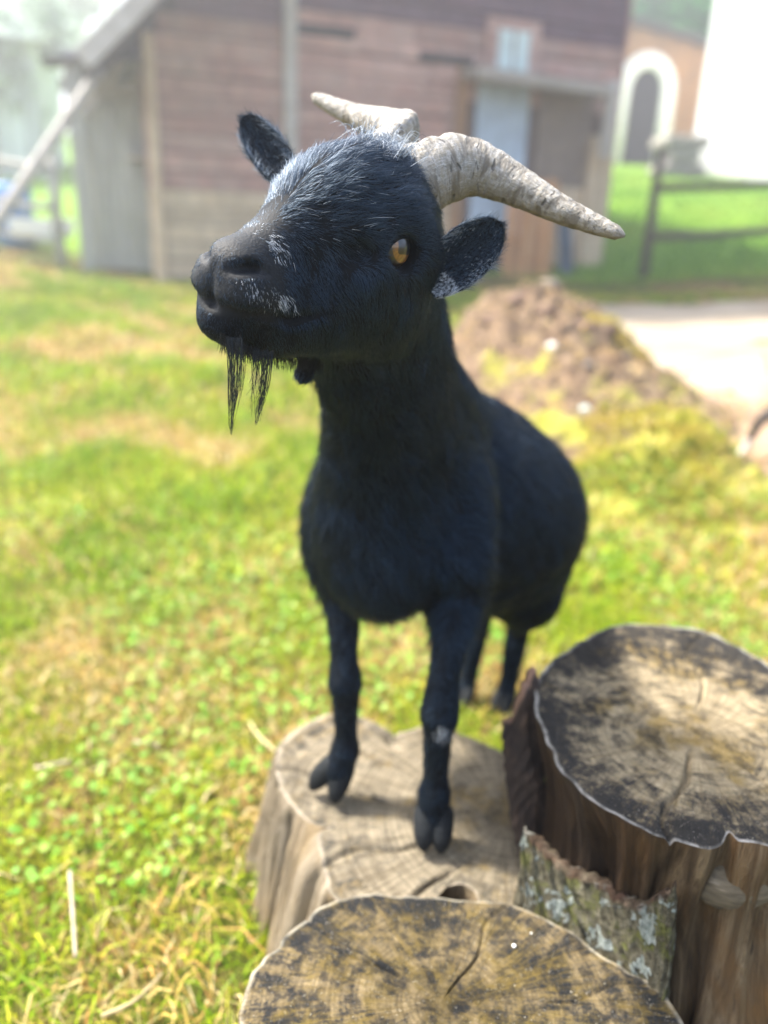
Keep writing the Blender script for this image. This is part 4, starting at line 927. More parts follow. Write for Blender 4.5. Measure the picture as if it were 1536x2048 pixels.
def mat_skin():
    m = NT('black_goat_skin'); v = m.coord('Object')
    n = m.noise(v, 900, 3, .6); n2 = m.noise(v, 60, 3, .5)
    nw = m.n('Attribute', _attribute_name='nose').outputs['Fac']; pb = m.n('TexVoronoi', Vector=v, Scale=520.).outputs['Distance']
    c = m.mix(nw, m.ramp(n2, [(.3, (.0012, .0022, .0040)), (.7, (.003, .005, .008))]), m.ramp(n, [(.35, (.002, .0035, .006)), (.65, (.006, .0085, .012))]))
    m.set(Base_Color=c, Roughness=m.math('SUBTRACT', .75, m.math('MULTIPLY', nw, .12))); m.put(m.b, 'Specular IOR Level', m.math('ADD', .10, m.math('MULTIPLY', nw, .12)))
    m.b.inputs['Sheen Weight'].default_value = .05; m.b.inputs['Sheen Tint'].default_value = (.55, .68, .9, 1); m.b.inputs['Sheen Roughness'].default_value = .4
    n = m.math('ADD', n, m.math('MULTIPLY', pb, m.math('MULTIPLY', nw, .6)))
    m.bump(n, .45, .0009)
    return m.m

def mat_horn():
    m = NT('pale_horn')
    v = m.n('Attribute', _attribute_name='horn').outputs['Vector']
    st = m.noise(m.map(v, (1500, 9, 1)), 1, 3, .65, .6)
    st2 = m.noise(m.map(v, (230, 3.5, 1)), 1, 2, .5, .5)
    fl = m.noise(m.map(v, (90, 26, 1)), 1, 4, .6)
    cr = m.noise(m.map(v, (170, 1.6, 1), (3.3, 0, 0)), 1, 2, .5, .8)
    tip = m.n('SeparateXYZ', i0=v).outputs[0]
    rings = m.noise(m.map(v, (120, .7, 1), (1.7, 0, 0)), 1, 3, .6, .4)
    under = m.n('SeparateXYZ', i0=v).outputs[1]
    c = m.ramp(st, [(.30, (.11, .10, .088)), (.50, (.26, .248, .228)), (.72, (.42, .41, .39))])
    c = m.mix(m.ramp(st2, [(.42, (0, 0, 0)), (.62, (.8, .8, .8))]), c, (.22, .19, .14))
    c = m.mix(m.ramp(fl, [(.50, (0, 0, 0)), (.66, (.8, .8, .8))]), c, (.43, .425, .405))
    c = m.mix(m.ramp(rings, [(.38, (.9, .9, .9)), (.52, (0, 0, 0))]), c, (.11, .095, .075))
    c = m.mix(m.ramp(cr, [(.31, (.9, .9, .9)), (.37, (0, 0, 0))]), c, (.05, .046, .042))
    # the worn concave side is browner
    c = m.mix(m.math('MULTIPLY', m.ramp(m.math('MULTIPLY', under, .3), [(.45, (0, 0, 0)), (.85, (.8, .8, .8))]), m.ramp(fl, [(.3, (1, 1, 1)), (.7, (.3, .3, .3))])), c, (.20, .155, .085))
    c = m.mix(m.ramp(tip, [(.205, (0, 0, 0)), (.250, (.85, .85, .85))]), c, (.10, .085, .065))
    m.set(Base_Color=c, Roughness=.62)
    hgt = m.math('ADD', m.math('MULTIPLY', st, .5), m.math('ADD', m.math('MULTIPLY', st2, .6), m.ramp(cr, [(.24, (0, 0, 0)), (.36, (1, 1, 1))])))
    hgt = m.math('ADD', hgt, m.math('MULTIPLY', rings, 2.2)); m.bump(hgt, 1., .0016)
    return m.m

def mat_eye():
    m = NT('amber_goat_eye'); v = m.coord('Object')
    s = m.n('SeparateXYZ', i0=v); x, y, z = s.outputs
    r = m.math('SQRT', m.math('ADD', m.math('MULTIPLY', x, x), m.math('MULTIPLY', y, y)))
    a = m.math('ARCTAN2', y, x)
    stv = m.n('CombineXYZ', i0=m.math('MULTIPLY', r, 260.), i1=m.math('SINE', a), i2=m.math('COSINE', a)).outputs[0]
    st = m.noise(m.map(stv, (1, 9, 9)), 1, 3, .6)
    iris = m.ramp(st, [(.25, (.07, .024, .006)), (.5, (.19, .082, .016)), (.75, (.30, .155, .040))])
    c = m.mix(m.ramp(m.math('MULTIPLY', r, 85.), [(.97, (0, 0, 0)), (1., (1, 1, 1))]), iris, (.02, .014, .01))
    # horizontal slot pupil: |x| < 5.2 mm, |y| < 2.2 mm, rounded
    px = m.math('MAXIMUM', m.math('SUBTRACT', m.math('ABSOLUTE', x), .0052), 0.); py = m.math('MAXIMUM', m.math('SUBTRACT', m.math('ABSOLUTE', y), .0034), 0.)
    d = m.math('SQRT', m.math('ADD', m.math('MULTIPLY', px, px), m.math('MULTIPLY', py, py)))
    c = m.mix(m.ramp(m.math('MULTIPLY', d, 300.), [(.66, (1, 1, 1)), (.82, (0, 0, 0))]), c, (.003, .004, .006))
    m.set(Base_Color=c, Roughness=.3); m.b.inputs['Coat Weight'].default_value = 1.; m.b.inputs['Coat Roughness'].default_value = .02
    return m.m

def build_horn(side, mat, parent):
    n, seg = 150, 40
    C = spline([(.020, -.042, .036), (.0255, -.068, .0575), (.0376, -.098, .0712), (.0651, -.1163, .0712), (.109, -.1264, .066), (.1349, -.1319, .0635), (.1650, -.1357, .0615)], n)
    C[:, 0] *= side; C[:, 2] -= .085*C[:, 0]+.004-.009*np.linspace(0, 1, n)**2; C[:, 0] *= 1+.02*np.linspace(0, 1, n); C[:, 1] -= (.012*np.sin(np.linspace(0, np.pi, n)) if side < 0 else 0)          # the goat holds its head slightly tilted
    P = HO+HSC*(C[:, :1]*HX+C[:, 1:2]*HY+C[:, 2:]*HZ)
    T = np.gradient(P, axis=0); L = np.concatenate([[0], np.cumsum(np.linalg.norm(np.diff(P, axis=0), axis=1))]); T /= np.linalg.norm(T, axis=1, keepdims=True)
    f = L/L[-1]
    a = np.interp(f, [0, .12, .3, .5, .7, .9, .97, 1], [.026, .0265, .0240, .0165, .0115, .0075, .0052, .001])
    b = np.interp(f, [0, .12, .3, .5, .7, .9, .97, 1], [.017, .0170, .0155, .0120, .0088, .0058, .0042, .001])
    V = []; A = []
    kn = np.abs(np.sin(L*2*np.pi/.034))*np.clip(1.15-f*2.1, 0, 1)
    r = np.random.default_rng(5+side)
    ring = np.interp(L, np.linspace(0, L[-1], 60), r.normal(size=60))
    for i in range(n):
        K = unit(-.40*side*HX+.92*HZ+.12*HY); K = unit(K-T[i]*(K@T[i])); B = np.cross(T[i], K)
        ph = np.arange(seg)*2*np.pi/seg; c, s = np.cos(ph), np.sin(ph)
        kk = np.clip(c, 0, 1)**6
        ra = a[i]*(1+.13*kk*(kn[i]-.35))*(1+.012*ring[i])
        V.append(P[i]+(K[None]*(ra*c)[:, None]+B[None]*(b[i]*s*(1-.30*np.clip(c, 0, 1)**2)*(1+.012*ring[i]))[:, None]))
        A.append(np.stack([np.full(seg, L[i]), np.abs((ph+np.pi) % (2*np.pi)-np.pi), np.zeros(seg)], 1))
    V = np.concatenate(V); A = np.concatenate(A); Q = []
    i, j = np.meshgrid(np.arange(n-1), np.arange(seg), indexing='ij'); k = (j+1) % seg
    Q = np.stack([i*seg+j, i*seg+k, (i+1)*seg+k, (i+1)*seg+j], -1).reshape(-1, 4)
    V += np.stack([wob(V, 900, 3), wob(V, 900, 4), wob(V, 900, 6)], 1)*.00022
    me = mesh_np('horn', V, Q)
    at = me.attributes.new('horn', 'FLOAT_VECTOR', 'POINT'); at.data.foreach_set('vector', A.astype(np.float32).ravel())
    return obj('horn', me, mat, parent)

def build_ear(base, tip, wide, nrm, width, cup, mat, parent, prof):
    """cupped leaf-shaped ear with thickness; returns (object, surface samples for hair)"""
    n, k = 30, 17; base, tip = np.asarray(base), np.asarray(tip); ax = tip-base; Ln = np.linalg.norm(ax); ax = ax/Ln
    nr = unit(nrm-ax*(nrm@ax)); wd = np.cross(ax, nr); wd = wd if wd@wide > 0 else -wd
    u = np.linspace(0, 1, n); v = np.linspace(-1, 1, k)
    w = np.interp(u, *prof)*width
    U, Vv = np.meshgrid(u, v, indexing='ij'); Wd = w[:, None]*np.ones_like(Vv)
    cp = cup*np.interp(U, [0, .25, .7, 1], [1.3, 1.1, .7, .25])
    ctr = base+ax*Ln*U[..., None]
    fr = ctr+wd*(Vv*Wd)[..., None]+nr*((Vv**2-.55)*cp*Wd/width)[..., None]
    bk = ctr+wd*(Vv*Wd*1.03)[..., None]+nr*((Vv**2-.55)*cp*Wd/width-.0045*np.sqrt(np.clip(1-Vv**2*.9, 0, 1)))[..., None]
    V = np.concatenate([fr.reshape(-1, 3), bk.reshape(-1, 3)]); N = n*k; Q = []
    for i in range(n-1):
        for j in range(k-1):
            a = i*k+j; Q.append((a, a+1, a+k+1, a+k)); Q.append((N+a, N+a+k, N+a+k+1, N+a+1))
        Q.append((i*k, (i+1)*k, N+(i+1)*k, N+i*k)); Q.append((i*k+k-1, N+i*k+k-1, N+(i+1)*k+k-1, (i+1)*k+k-1))
    for j in range(k-1):
        a = (n-1)*k+j; Q.append((a, a+1, N+a+1, N+a))
    Q = np.array(Q); o = obj('ear', mesh_np('ear', V, Q), mat, parent)
    return o, V, Q, ax, nr, wd

def sample_surface(P, Q, dens, r):
    """random points on quads, dens = hairs per m2 per face; returns pts, face idx"""
    A, B, Cc, D = P[Q[:, 0]], P[Q[:, 1]], P[Q[:, 2]], P[Q[:, 3]]
    ar = .5*np.linalg.norm(np.cross(Cc-A, D-B), axis=1); ex = ar*dens
    cnt = np.floor(ex+r.random(len(ex))).astype(int); f = np.repeat(np.arange(len(Q)), cnt)
    s, t = r.random((2, len(f), 1))
    return (A[f]*(1-s)+B[f]*s)*(1-t)+(D[f]*(1-s)+Cc[f]*s)*t, f

def grow(pts, nrm, dirs, length, lift, r, k=5, sag=.0, jit=.12):
    """strands lying along dirs, lifted off the skin by angle lift"""
    d = dirs-nrm*(dirs*nrm).sum(1, keepdims=True); d /= np.linalg.norm(d, axis=1, keepdims=True)+1e-9
    d = d+r.normal(size=d.shape)*jit; d = d-nrm*(d*nrm).sum(1, keepdims=True); d /= np.linalg.norm(d, axis=1, keepdims=True)+1e-9
    t = np.linspace(0, 1, k)[None, :, None]; L = length[:, None, None]; lf = lift[:, None, None]
    bend = r.normal(size=(len(pts), 1, 3))*.10
    off = d[:, None]*t*np.cos(lf)+nrm[:, None]*(np.sin(lf)*t*(1-.35*t))+bend*t*t
    off[..., 2] -= (sag*t[..., 0]**2)
    return pts[:, None]+off*L-nrm[:, None]*.0006

def build_goat():
    r = np.random.default_rng(11)
    goat = bpy.data.objects.new('goat', None); COL.objects.link(goat)
    goat['label'] = 'black bearded goat with pale ridged horns standing with its front hooves on a stump'; goat['category'] = 'goat'
    P, Q, bare = build_goat_body(); N = vnormals(P, Q)
    skin, fur, hornm = mat_skin(), mat_fur(), mat_horn(); coat = mat_fur('black_body_coat', .55); beardm = mat_fur('black_beard_hair', .15, (.9, .9, .8))
    bme = mesh_np('body', P, Q); qv = hl(P); nose_w = np.clip((qv[:, 1]-.070+.25*(qv[:, 2]+.04))/.018, 0, 1)*(P[:, 1] < .7)*np.clip((qv[:, 2]+.064)/.010, 0, 1)
    bme.attributes.new('nose', 'FLOAT', 'POINT').data.foreach_set('value', nose_w.astype(np.float32))
    obj('body', bme, skin, goat)
    for s in (1, -1): build_horn(s, hornm, goat)
    # eyes
    em = mat_eye()
    for s in (1, -1):
        bm = bmesh.new(); bmesh.ops.create_uvsphere(bm, u_segments=40, v_segments=24, radius=.0165)
        me = bpy.data.meshes.new('eye'); bm.to_mesh(me); bm.free(); me.polygons.foreach_set('use_smooth', [True]*len(me.polygons))
        e = obj('eye', me, em, goat); c = hp(.0440*s, -.0095, .0)
        zax = unit(s*HX*.93-HY*.02+HZ*.34); xax = unit(HY-zax*(HY@zax)); yax = np.cross(zax, xax)
        e.matrix_world = Matrix([[xax[i], yax[i], zax[i], c[i]] for i in range(3)]+[[0, 0, 0, 1]])
        th = np.linspace(0, 2*np.pi, 33)
        g = unit(s*HX+HY*.12)
        ring = [c+g*(.0108-.0022*abs(math.cos(q))**2)+HSC*(HY*(.0136*math.cos(q))+HZ*(.0108*math.sin(q)-.0016*math.cos(q))) for q in th]
        V_, Q_ = tube(ring, [.0024]*len(ring), 8, cap=False); obj('eyelid', mesh_py('eyelid', V_, Q_), skin, goat)
    # ears
    prof = ([0, .12, .35, .6, .8, .92, .98, 1], [.55, .78, 1., .98, .80, .52, .25, .04])
    eb, et = un(852, 572, .600), un(1004, 447, .585)
    earL = build_ear(eb, et, UP, -FW-.35*UP+.15*RT, .0205, .013, skin, goat, prof)
    eb, et = un(586, 372, .622), un(486, 232, .628)
    earR = build_ear(eb, et, UP, -FW+.1*UP-.25*RT, .0152, .010, skin, goat, prof)
    # hooves: two claws on each foot
    hm = NT('dark_hoof'); vv = hm.coord('Object'); nn = hm.noise(hm.map(vv, (60, 60, 400)), 1, 3, .6)
    hm.set(Base_Color=hm.ramp(nn, [(.3, (.004, .006, .008)), (.7, (.010, .012, .014))]), Roughness=.75); hm.b.inputs['Specular IOR Level'].default_value = .2; hm.bump(nn, .8, .002)
    def claw(a, b, fl, ra, rb):
        path = spline([a, (a*.4+b*.6)+np.array([0, 0, .004]), b], 9); rr = np.array([.85, 1, 1.02, 1, .97, .92, .8, .6, .25])*np.linspace(ra, rb, 9)
        V_, Q_ = tube(path, rr, 14); V_[:, 2] = np.maximum(V_[:, 2], fl); obj('hoof', mesh_py('hoof', V_, Q_), hm.m, goat)
    z1 = S1+.004
    claw(uny(676, 1522, .752), unz(622, 1578, z1+.005), z1, .0145, .0125); claw(uny(690, 1525, .752), unz(668, 1606, z1+.004), z1, .0145, .0125)
    claw(uny(856, 1612, .687), unz(846, 1702, z1+.005), z1, .0145, .0125); claw(uny(882, 1612, .687), unz(882, 1706, z1+.005), z1, .0145, .0125)
    for fx, fy in ((1008, 1418), (928, 1408)):
        f = unz(fx, fy, .002)
        for s in (-1, 1):
            claw(f+BL*.009*s+np.array([0, 0, .035]), f+BL*.010*s-np.array([BB[0], BB[1], 0])*.035+np.array([0, 0, .006]), .002, .012, .010)
    # wattle hanging under the throat
    w0, w1 = un(625, 708, .612), un(601, 764, .605); wp = spline([w0, w0*.4+w1*.6, w1], 10)
    V_, Q_ = tube(wp, [.0065, .0067, .0068, .007, .0072, .0074, .0075, .0072, .0058, .002], 14); obj('wattle', mesh_py('wattle', V_, Q_), skin, goat)
    wsurf = (V_, np.array([q for q in Q_ if len(set(q)) == 4]))
    # ---- fur on the body
    ctr = P[Q].mean(1); ql = hl(ctr); head = (ctr[:, 2] > .735) & (ctr[:, 1] < .70)
    muz = np.clip((ql[:, 1]-.060)/.025, 0, 1)*head
    dens = np.where(head, 900e3, 240e3)*(1+.8*muz)
    dens = np.where(ctr[:, 2] < .42, 300e3, dens)
    pts, f = sample_surface(P, Q, dens, r); nr = N[Q[f]].mean(1); nr /= np.linalg.norm(nr, axis=1, keepdims=True)
    q = hl(pts); hd = head[f]; n = len(pts); mz = muz[f]
    # keep the nostrils, the mouth slit and the eye free of hair
    px, py = proj(pts)
    es = np.minimum(np.linalg.norm((q-np.array([.052, -.0095, 0]))*np.array([.6, 1, 1.15]), axis=1), np.linalg.norm((q-np.array([-.052, -.0095, 0]))*np.array([.6, 1, 1.15]), axis=1))
    keep = ~(hd & (es < .0128))
    for pl_, rad_ in bare:
        seg = spline(pl_, 40); near = np.nonzero(hd & (np.abs(pts-seg.mean(0)).max(1) < .06))[0]
        dd = np.sqrt(((pts[near][:, None]-seg[None])**2).sum(-1)).min(1); keep[near[dd < rad_*r.uniform(.7, 1.15, len(near))]] = False
    # the nose leather is nearly bare
    keep &= ~(hd & (q[:, 1] > .086) & (q[:, 2] > -.056) & (r.random(n) < .30))
    pts, nr, q, hd, mz, px, py = (a[keep] for a in (pts, nr, q, hd, mz, px, py)); n = len(pts)
    sx = np.sign(q[:, 0])
    cheek = np.clip((.012-q[:, 2])/.03, 0, 1)
    top = 1-cheek
    # face: back over the forehead fanning outwards, down and back on the cheeks, down on the chin
    dl = np.stack([sx*(.25*top+.05), -1.0+.45*cheek, -.95*cheek+.30*top], 1)
    chin = np.clip((-.052-q[:, 2])/.012, 0, 1)[:, None]; dl = dl*(1-chin)+np.array([0, -.45, -1.])*chin
    dw = dl[:, :1]*HX+dl[:, 1:2]*HY+dl[:, 2:]*HZ
    nose = np.clip((q[:, 1]-.088)/.015, 0, 1)[:, None]
    body_d = np.array([.25, .35, -1.])+BB*.45+np.array([0, 0, .0])
    leg = np.clip((.46-pts[:, 2])/.06, 0, 1)[:, None]
    bd = body_d*(1-leg)+np.array([0, .12, -1.])*leg
    hb = np.clip((pts[:, 2]-.70)/.06, 0, 1)*np.clip((.72-pts[:, 1])/.04, 0, 1)
    hb = hb[:, None]; D = dw*hb+bd*(1-hb)
    wv = np.stack([wob(pts, 160, 21), wob(pts, 160, 22), wob(pts, 160, 23)], 1)
    wv2 = np.stack([wob(pts, 620, 24), wob(pts, 620, 25), wob(pts, 620, 26)], 1)
    D = D/np.linalg.norm(D, axis=1, keepdims=True)+np.where(hd, .20, .34)[:, None]*wv+np.where(hd, .16, .26)[:, None]*wv2
    ln = np.where(hb[:, 0] > .5, .0088+.005*np.clip(q[:, 2]/.04, 0, 1)-.0055*np.clip((q[:, 1]-.03)/.06, 0, 1), .021)
    near_eye = np.exp(-((es[keep]/.022)**2)); ln = np.where(hd, ln*(1-.55*near_eye), ln)
    ln = np.where(leg[:, 0] > .5, .009, ln)*r.uniform(.65, 1.25, n)
    lift = np.where(hd, .24, .26)+.12*wob(pts, 300, 31)+r.uniform(-.06, .10, n)
    # greying: a frosted blaze down the forehead, part grey hair and part painted sun sheen, white patches behind the nostril and over the mouth corner
    tint = np.abs(r.normal(size=n))*.03*(1+wob(pts, 220, 51))
    tint = np.clip(tint, 0, .14)
    blaze_sheen = np.exp(-((q[:, 0]+.014)/.024)**2)*np.clip((q[:, 2]-.0+.6*np.maximum(q[:, 1], 0))/.02, 0, 1)*(q[:, 1] > -.06)*np.clip((.070-q[:, 1])/.02, 0, 1)
    tint = np.where(hd & (r.random(n) < .62*blaze_sheen), r.uniform(.2, .75, n), tint)
    wlen = np.ones(n)
    def patch(cx, cy, rx, ry, ang, p, lo=.45, hi=.95):
        c, s_ = math.cos(ang), math.sin(ang); a = ((px-cx)*c+(py-cy)*s_)/rx; b = (-(px-cx)*s_+(py-cy)*c)/ry
        g = np.exp(-(a*a+b*b))*(.6+.6*(wob(pts, 900, int(cx)) > 0)); hit = hd & (q[:, 0] > -.01) & (r.random(n) < p*g)
        tint[hit] = r.uniform(lo, hi, hit.sum()); wlen[hit] = 1.25
    patch(548, 490, 34, 12, .95, .75); patch(520, 465, 30, 10, .45, .55); patch(535, 585, 40, 14, .38, .75); patch(566, 600, 14, 10, 0, .7); patch(640, 470, 60, 14, .55, .04)
    patch(690, 450, 80, 20, .2, .012); patch(780, 297, 26, 12, -.1, .8)
    pole = np.exp(-((px-780)/34)**2-((py-293)/12)**2)*hd*(q[:, 1] < 0)
    ln2 = pole > .3
    kp = np.exp(-((px-885)/14)**2-((py-1460)/12)**2)*(pts[:, 1] < .70); tint = np.where(r.random(n) < kp*.9, .9, tint)
    
    strands = grow(pts, nr, D, ln*wlen, np.clip(lift, .06, .6), r, 5, .10)
    rad = np.where(hd, .00016, .00026)
    hm_ = hb[:, 0] > .35
    make_curves('head_fur', pts[hm_], strands[hm_], rad[hm_], .00004, tint[hm_], fur, goat); hm_ = ~hm_
    make_curves('fur', pts[hm_], strands[hm_], rad[hm_], .00004, tint[hm_], coat, goat)
    # ---- hair on the ears: frosted rims, longer inside
    for k, (eo, V_, Q_, ax, en, wd) in enumerate((earL, earR)):
        NV = vnormals(V_, Q_); p, f = sample_surface(V_, Q_, np.full(len(Q_), 1000e3), r); nn_ = NV[Q_[f]].mean(1); nn_ /= np.linalg.norm(nn_, axis=1, keepdims=True)+1e-9
        rel = p-(V_[:17].mean(0)); w_ = rel@wd; u_ = rel@ax; wm = np.abs(w_)/(.0205 if k == 0 else .0152)
        d = ax[None]*1.0-wd[None]*np.sign(w_)[:, None]*.35*((nn_@en) > 0)[:, None]
        edge = np.clip((wm-.55)/.35, 0, 1)*(u_ < .065)
        tn = np.where(r.random(len(p)) < .05+.50*edge, r.uniform(.15, .7, len(p)), 0)
        if k == 0: tn = np.where((u_ < .018) & (w_ < 0) & (r.random(len(p)) < .7), .8, tn)
        s_ = grow(p, nn_, d+.5*np.stack([wob(p, 500, 41), wob(p, 500, 42), wob(p, 500, 43)], 1), r.uniform(.0035, .0085, len(p))*(1+.5*edge), np.full(len(p), .30), r, 4, .05, .25)
        make_curves('ear_hair', p, s_, .00013, .00004, tn, fur, eo)
    NV = vnormals(*wsurf); p, f = sample_surface(*wsurf, np.full(len(wsurf[1]), 500e3), r); nn_ = NV[wsurf[1][f]].mean(1)
    nn_ /= np.linalg.norm(nn_, axis=1, keepdims=True)+1e-9
    make_curves('wattle_hair', p, grow(p, nn_, np.tile(wp[-1]-wp[0], (len(p), 1)), r.uniform(.003, .007, len(p)), np.full(len(p), .25), r, 4), .00016, .00005, np.zeros(len(p)), fur, goat)
    # ---- beard: two thin locks and a short fringe along the jaw
    S_, T_ = [], []
    def lock(x0, x1, y0, xe, ye, dep, cnt, spread):
        for i in range(cnt):
            g = r.random(); a = un(x0+(x1-x0)*g, y0+8*r.normal()*.3, dep+.006*r.normal())
            q_ = r.random()**.6; e = un(xe+(spread*.8*r.normal()+(g-.5)*spread*1.2)*(1.25-q_), ye-(ye-y0)*.45*(1-q_), dep+.002*r.normal())
            mid = a*.5+e*.5+RT*(.0012*r.normal()+.0008)+np.array([0, 0, -.002]); S_.append(spline([a, mid, e], 8)); T_.append(.05*r.random())
    lock(449, 486, 676, 462, 872, .498, 46, 6); lock(470, 492, 690, 476, 800, .500, 10, 7)
    lock(508, 548, 702, 514, 852, .512, 50, 14); lock(500, 520, 700, 500, 800, .512, 9, 9)
    for i in range(900):
        x = r.uniform(440, 640); y = np.interp(x, [440, 493, 585, 640], [672, 698, 716, 722]); dep = np.interp(x, [440, 640], [.495, .60])+r.uniform(-.004, .02)
        a = un(x, y-8, dep); e = a+np.array([.002*r.normal(), .002*r.normal(), -r.uniform(.006, .014)]); S_.append(spline([a, a*.5+e*.5, e], 8)); T_.append(0)
    S_ = np.array(S_); make_curves('beard', S_[:, 0], S_, .00019, .00008, np.array(T_), beardm, goat)
    # tuft of pale hair between the horns
    S_ = []
    for i in range(260):
        a = hp(r.normal()*.012, -.030+r.normal()*.008, .0615+r.normal()*.001); d = unit(HY*r.uniform(-.6, .3)+HX*r.normal()*.7+HZ*r.uniform(.15, .5)); L = r.uniform(.012, .026)
        S_.append(spline([a-HZ*.004, a+d*L*.6+HZ*.003, a+d*L-HZ*.004], 6))
    S_ = np.array(S_); make_curves('poll_tuft', S_[:, 0], S_, .00018, .00005, r.uniform(.15, .9, len(S_)), fur, goat)
    return goat
build_goat()

# ------------------------------------------------------------------ a second goat walking out of the frame at the right
def build_far_goat():
    fx, fy = 1.40, 2.95; g0 = float(gz(fx, fy)); o = np.array([fx, fy, g0])
    S = SDF(np.arange(-.12, 1.05, .008), np.arange(-.25, .35, .008), np.arange(-.02, .85, .008))
    A = np.eye(3)
    S.ell((.46, .06, .36), A, (.24, .125, .135), .05); S.ell((.26, .06, .36), A, (.13, .10, .125), .05); S.ell((.66, .06, .37), A, (.12, .085, .12), .05)
    S.chain([(.25, .0, .36), (.165, -.01, .27)], [.075, .05], .03); S.chain([(.165, -.01, .27), (.045, -.005, .165), (.012, 0, .05), (.0, 0, .025)], [.042, .019, .014, .017], .02)          # trailing hind leg
    S.chain([(.30, .12, .34), (.28, .13, .25), (.22, .13, .15), (.24, .13, .04), (.25, .13, .02)], [.07, .045, .018, .014, .017], .02)
    S.chain([(.68, .0, .30), (.70, -.01, .18), (.71, -.01, .03), (.72, -.01, .02)], [.04, .020, .014, .016], .02); S.chain([(.70, .12, .30), (.76, .12, .17), (.78, .12, .03), (.79, .12, .02)], [.04, .020, .014, .016], .02)
    S.chain([(.70, .06, .42), (.80, .06, .55), (.84, .05, .62)], [.07, .05, .045], .04)
    S.cone((.84, .05, .63), (.96, .04, .58), .05, .03, .03); S.chain([(.14, .06, .42), (.10, .06, .48), (.09, .06, .53)], [.03, .02, .012], .02)
    for s in (-1, 1): S.cone((.82, .05+.045*s, .65), (.80, .05+.12*s, .66), .016, .010, .01)
    P, Q = S.mesh('b'); P = smooth_mesh(P, Q, 2)
    g = bpy.data.objects.new('goat', None); COL.objects.link(g); g.location = o
    g['label'] = 'dark brown goat at the right edge showing one leg with a white foot'; g['category'] = 'goat'
    m = NT('dark_brown_coat'); v = m.coord('Object'); n = m.noise(m.map(v, (60, 60, 20)), 1, 4, .6); z = m.n('SeparateXYZ', i0=v).outputs[2]
    c = m.ramp(n, [(.3, (.004, .003, .003)), (.7, (.015, .007, .005))]); c = m.mix(m.ramp(m.math('MULTIPLY', z, 10.), [(.82, (1, 1, 1)), (.95, (0, 0, 0))]), c, (.50, .48, .45))
    m.set(Base_Color=c, Roughness=.6); m.bump(n, .5, .004); obj('body', mesh_np('body', P, Q), m.m, g)
    hm = bpy.data.materials['dark_hoof']
    for x, y in ((0, 0), (.25, .13), (.72, -.01), (.79, .12)):
        for s in (-1, 1):
            V_, Q_ = tube([(x-.004, y+.009*s, .03), (x+.012, y+.010*s, .018), (x+.03, y+.010*s, .006)], [.012, .012, .006], 10); V_[:, 2] = np.maximum(V_[:, 2], 0); obj('hoof', mesh_py('hoof', V_, Q_), hm, g)
    hn = bpy.data.materials['pale_horn']
    for s in (-1, 1):
        V_, Q_ = tube(spline([(.82, .05+.02*s, .67), (.78, .05+.03*s, .74), (.70, .05+.06*s, .76)], 10), np.linspace(.016, .004, 10), 10); obj('horn', mesh_py('horn', V_, Q_), hn, g)
    return g
build_far_goat()

# ------------------------------------------------------------------ small things on the grass and the stumps
def stick(pts, r0, r1, label, col, name='dry_stalk', cat='stalk', group='dry stalks on the grass'):
    P = spline(pts, 14); rr = np.linspace(r0, r1, 14)*(1+.12*np.sin(np.arange(14)*2.1)); V_, Q_ = tube(P, rr, 8)
    m = mat_plain('stalk_'+str(len(bpy.data.materials)), col, .8, .3, 60.)
    return obj(name, mesh_py(name, V_, Q_), m, label=label, cat=cat, group=group)
def gp(px, py, h=.012):
    p = unz(px, py, h); p[2] = float(surf_z(p[0], p[1]))+h; return p
stick([gp(140, 1745, .03), gp(146, 1830, .035), gp(152, 1920, .03)], .0024, .002, 'pale dry stalk lying upright in the photo at lower left', (.34, .29, .21))
stick([gp(70, 1538, .02), gp(105, 1530, .022), gp(140, 1522, .02)], .0026, .002, 'short pale stalk in the grass at the left edge', (.42, .35, .25))
stick([gp(205, 2040, .02), gp(270, 2010, .03), gp(325, 1955, .025)], .0028, .0018, 'bent straw stem near the bottom left of the photo', (.30, .24, .12))
stick([gp(270, 1480, .02), gp(295, 1482, .022), gp(318, 1486, .02)], .0026, .002, 'short greyish stem in the grass left of the pale stump', (.42, .36, .26))
stick([gp(560, 1505, .02), gp(520, 1470, .03), gp(500, 1440, .02)], .002, .0015, 'thin stem beside the pale stump', (.55, .50, .25))
def stone(p, r, label, col, group='pale stones on the heap', name='stone', cat='stone'):
    bm = bmesh.new(); bmesh.ops.create_icosphere(bm, subdivisions=2, radius=r); rg = random.Random(label)
    sd = rg.uniform(0, 100)
    for v in bm.verts:
        k = 1+.28*mnoise.noise(v.co*(1.3/r)+Vector((sd, 0, 0))); v.co = Vector((v.co.x*k*1.2, v.co.y*k, v.co.z*k*.7))
    me = bpy.data.meshes.new(name); bm.to_mesh(me); bm.free(); me.polygons.foreach_set('use_smooth', [True]*len(me.polygons))
    return obj(name, me, mat_plain('stone_'+str(len(bpy.data.materials)), col, .8, .2, 40.), loc=p, label=label, cat=cat, group=group)
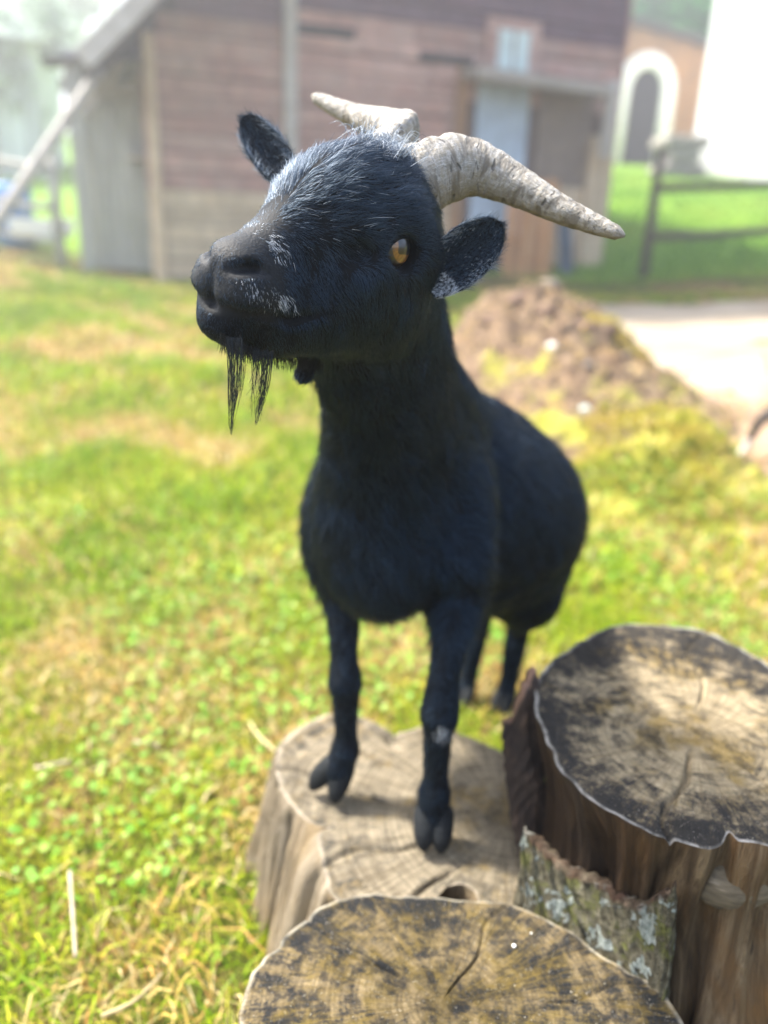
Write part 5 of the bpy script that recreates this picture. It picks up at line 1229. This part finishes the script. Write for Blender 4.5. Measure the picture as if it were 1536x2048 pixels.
def on_heap(px, py):
    r_ = ray(px, py); t = np.linspace(1.2, 7, 900); P = CAM+r_*t[:, None]; k = np.nonzero(P[:, 2] < surf_z(P[:, 0], P[:, 1]))[0]
    return P[k[0]] if len(k) else P[-1]
for px, py, r_, lb, c in ((1100, 572, .055, 'pale stone on the top of the heap', (.13, .105, .085)), (1178, 730, .022, 'small white stone at the middle of the heap', (.13, .105, .085)), (1105, 692, .022, 'pale pebble on the brown slope of the heap', (.70, .66, .62)),
                          (1255, 710, .025, 'grey pebble on the right shoulder of the heap', (.13, .105, .085)), (1170, 818, .018, 'tiny bluish pebble low on the heap', (.45, .55, .52)), (1425, 800, .022, 'pale pebble on the bare soil at right', (.13, .105, .085))):
    stone(on_heap(px, py), r_, lb, c)
# dark clods broken off the heap
for q, (px, py, r_) in enumerate(((1040, 600, .06), (1170, 655, .05), (980, 640, .05), (1215, 660, .045), (1090, 625, .05))):
    stone(on_heap(px, py), r_, ['dark clod near the top of the heap', 'dark clod at the right edge of the heap top', 'brown clod on the left of the heap', 'farthest right dark clod on the heap', 'brown clod under the pale stone on the heap'][q], (.12, .07, .045), 'clods on the soil heap', 'soil_clod', 'clod')
# lichen flake and droppings of lichen on the near stump
for px, py, z, r_, lb in ((1028, 1893, S2, .0016, 'white speck on the near mustard-stained stump'), (1062, 1868, S2, .0010, 'tiny pale speck near the back rim of the near stump')):
    stone(unz(px, py, z)+np.array([0, 0, .001]), r_, lb, (.8, .8, .78), 'white specks on the near stump', 'lichen_flake', 'flake')
# ------------------------------------------------------------------ added air volume standing in for the veil of lens glare
hzm = bpy.data.materials.new('glare_haze_air'); hzm.use_nodes = True; _t = hzm.node_tree; _t.nodes.remove(_t.nodes['Principled BSDF'])
_v = _t.nodes.new('ShaderNodeVolumePrincipled'); _v.inputs['Color'].default_value = (.93, .96, 1, 1); _v.inputs['Density'].default_value = .018; _v.inputs['Anisotropy'].default_value = .55
_t.links.new(_v.outputs[0], _t.nodes['Material Output'].inputs['Volume'])
hz = obj('glare_haze', box_mesh('glare_haze', 290, 240, 23), hzm, kind='stuff', loc=(0, 98, 10.2))
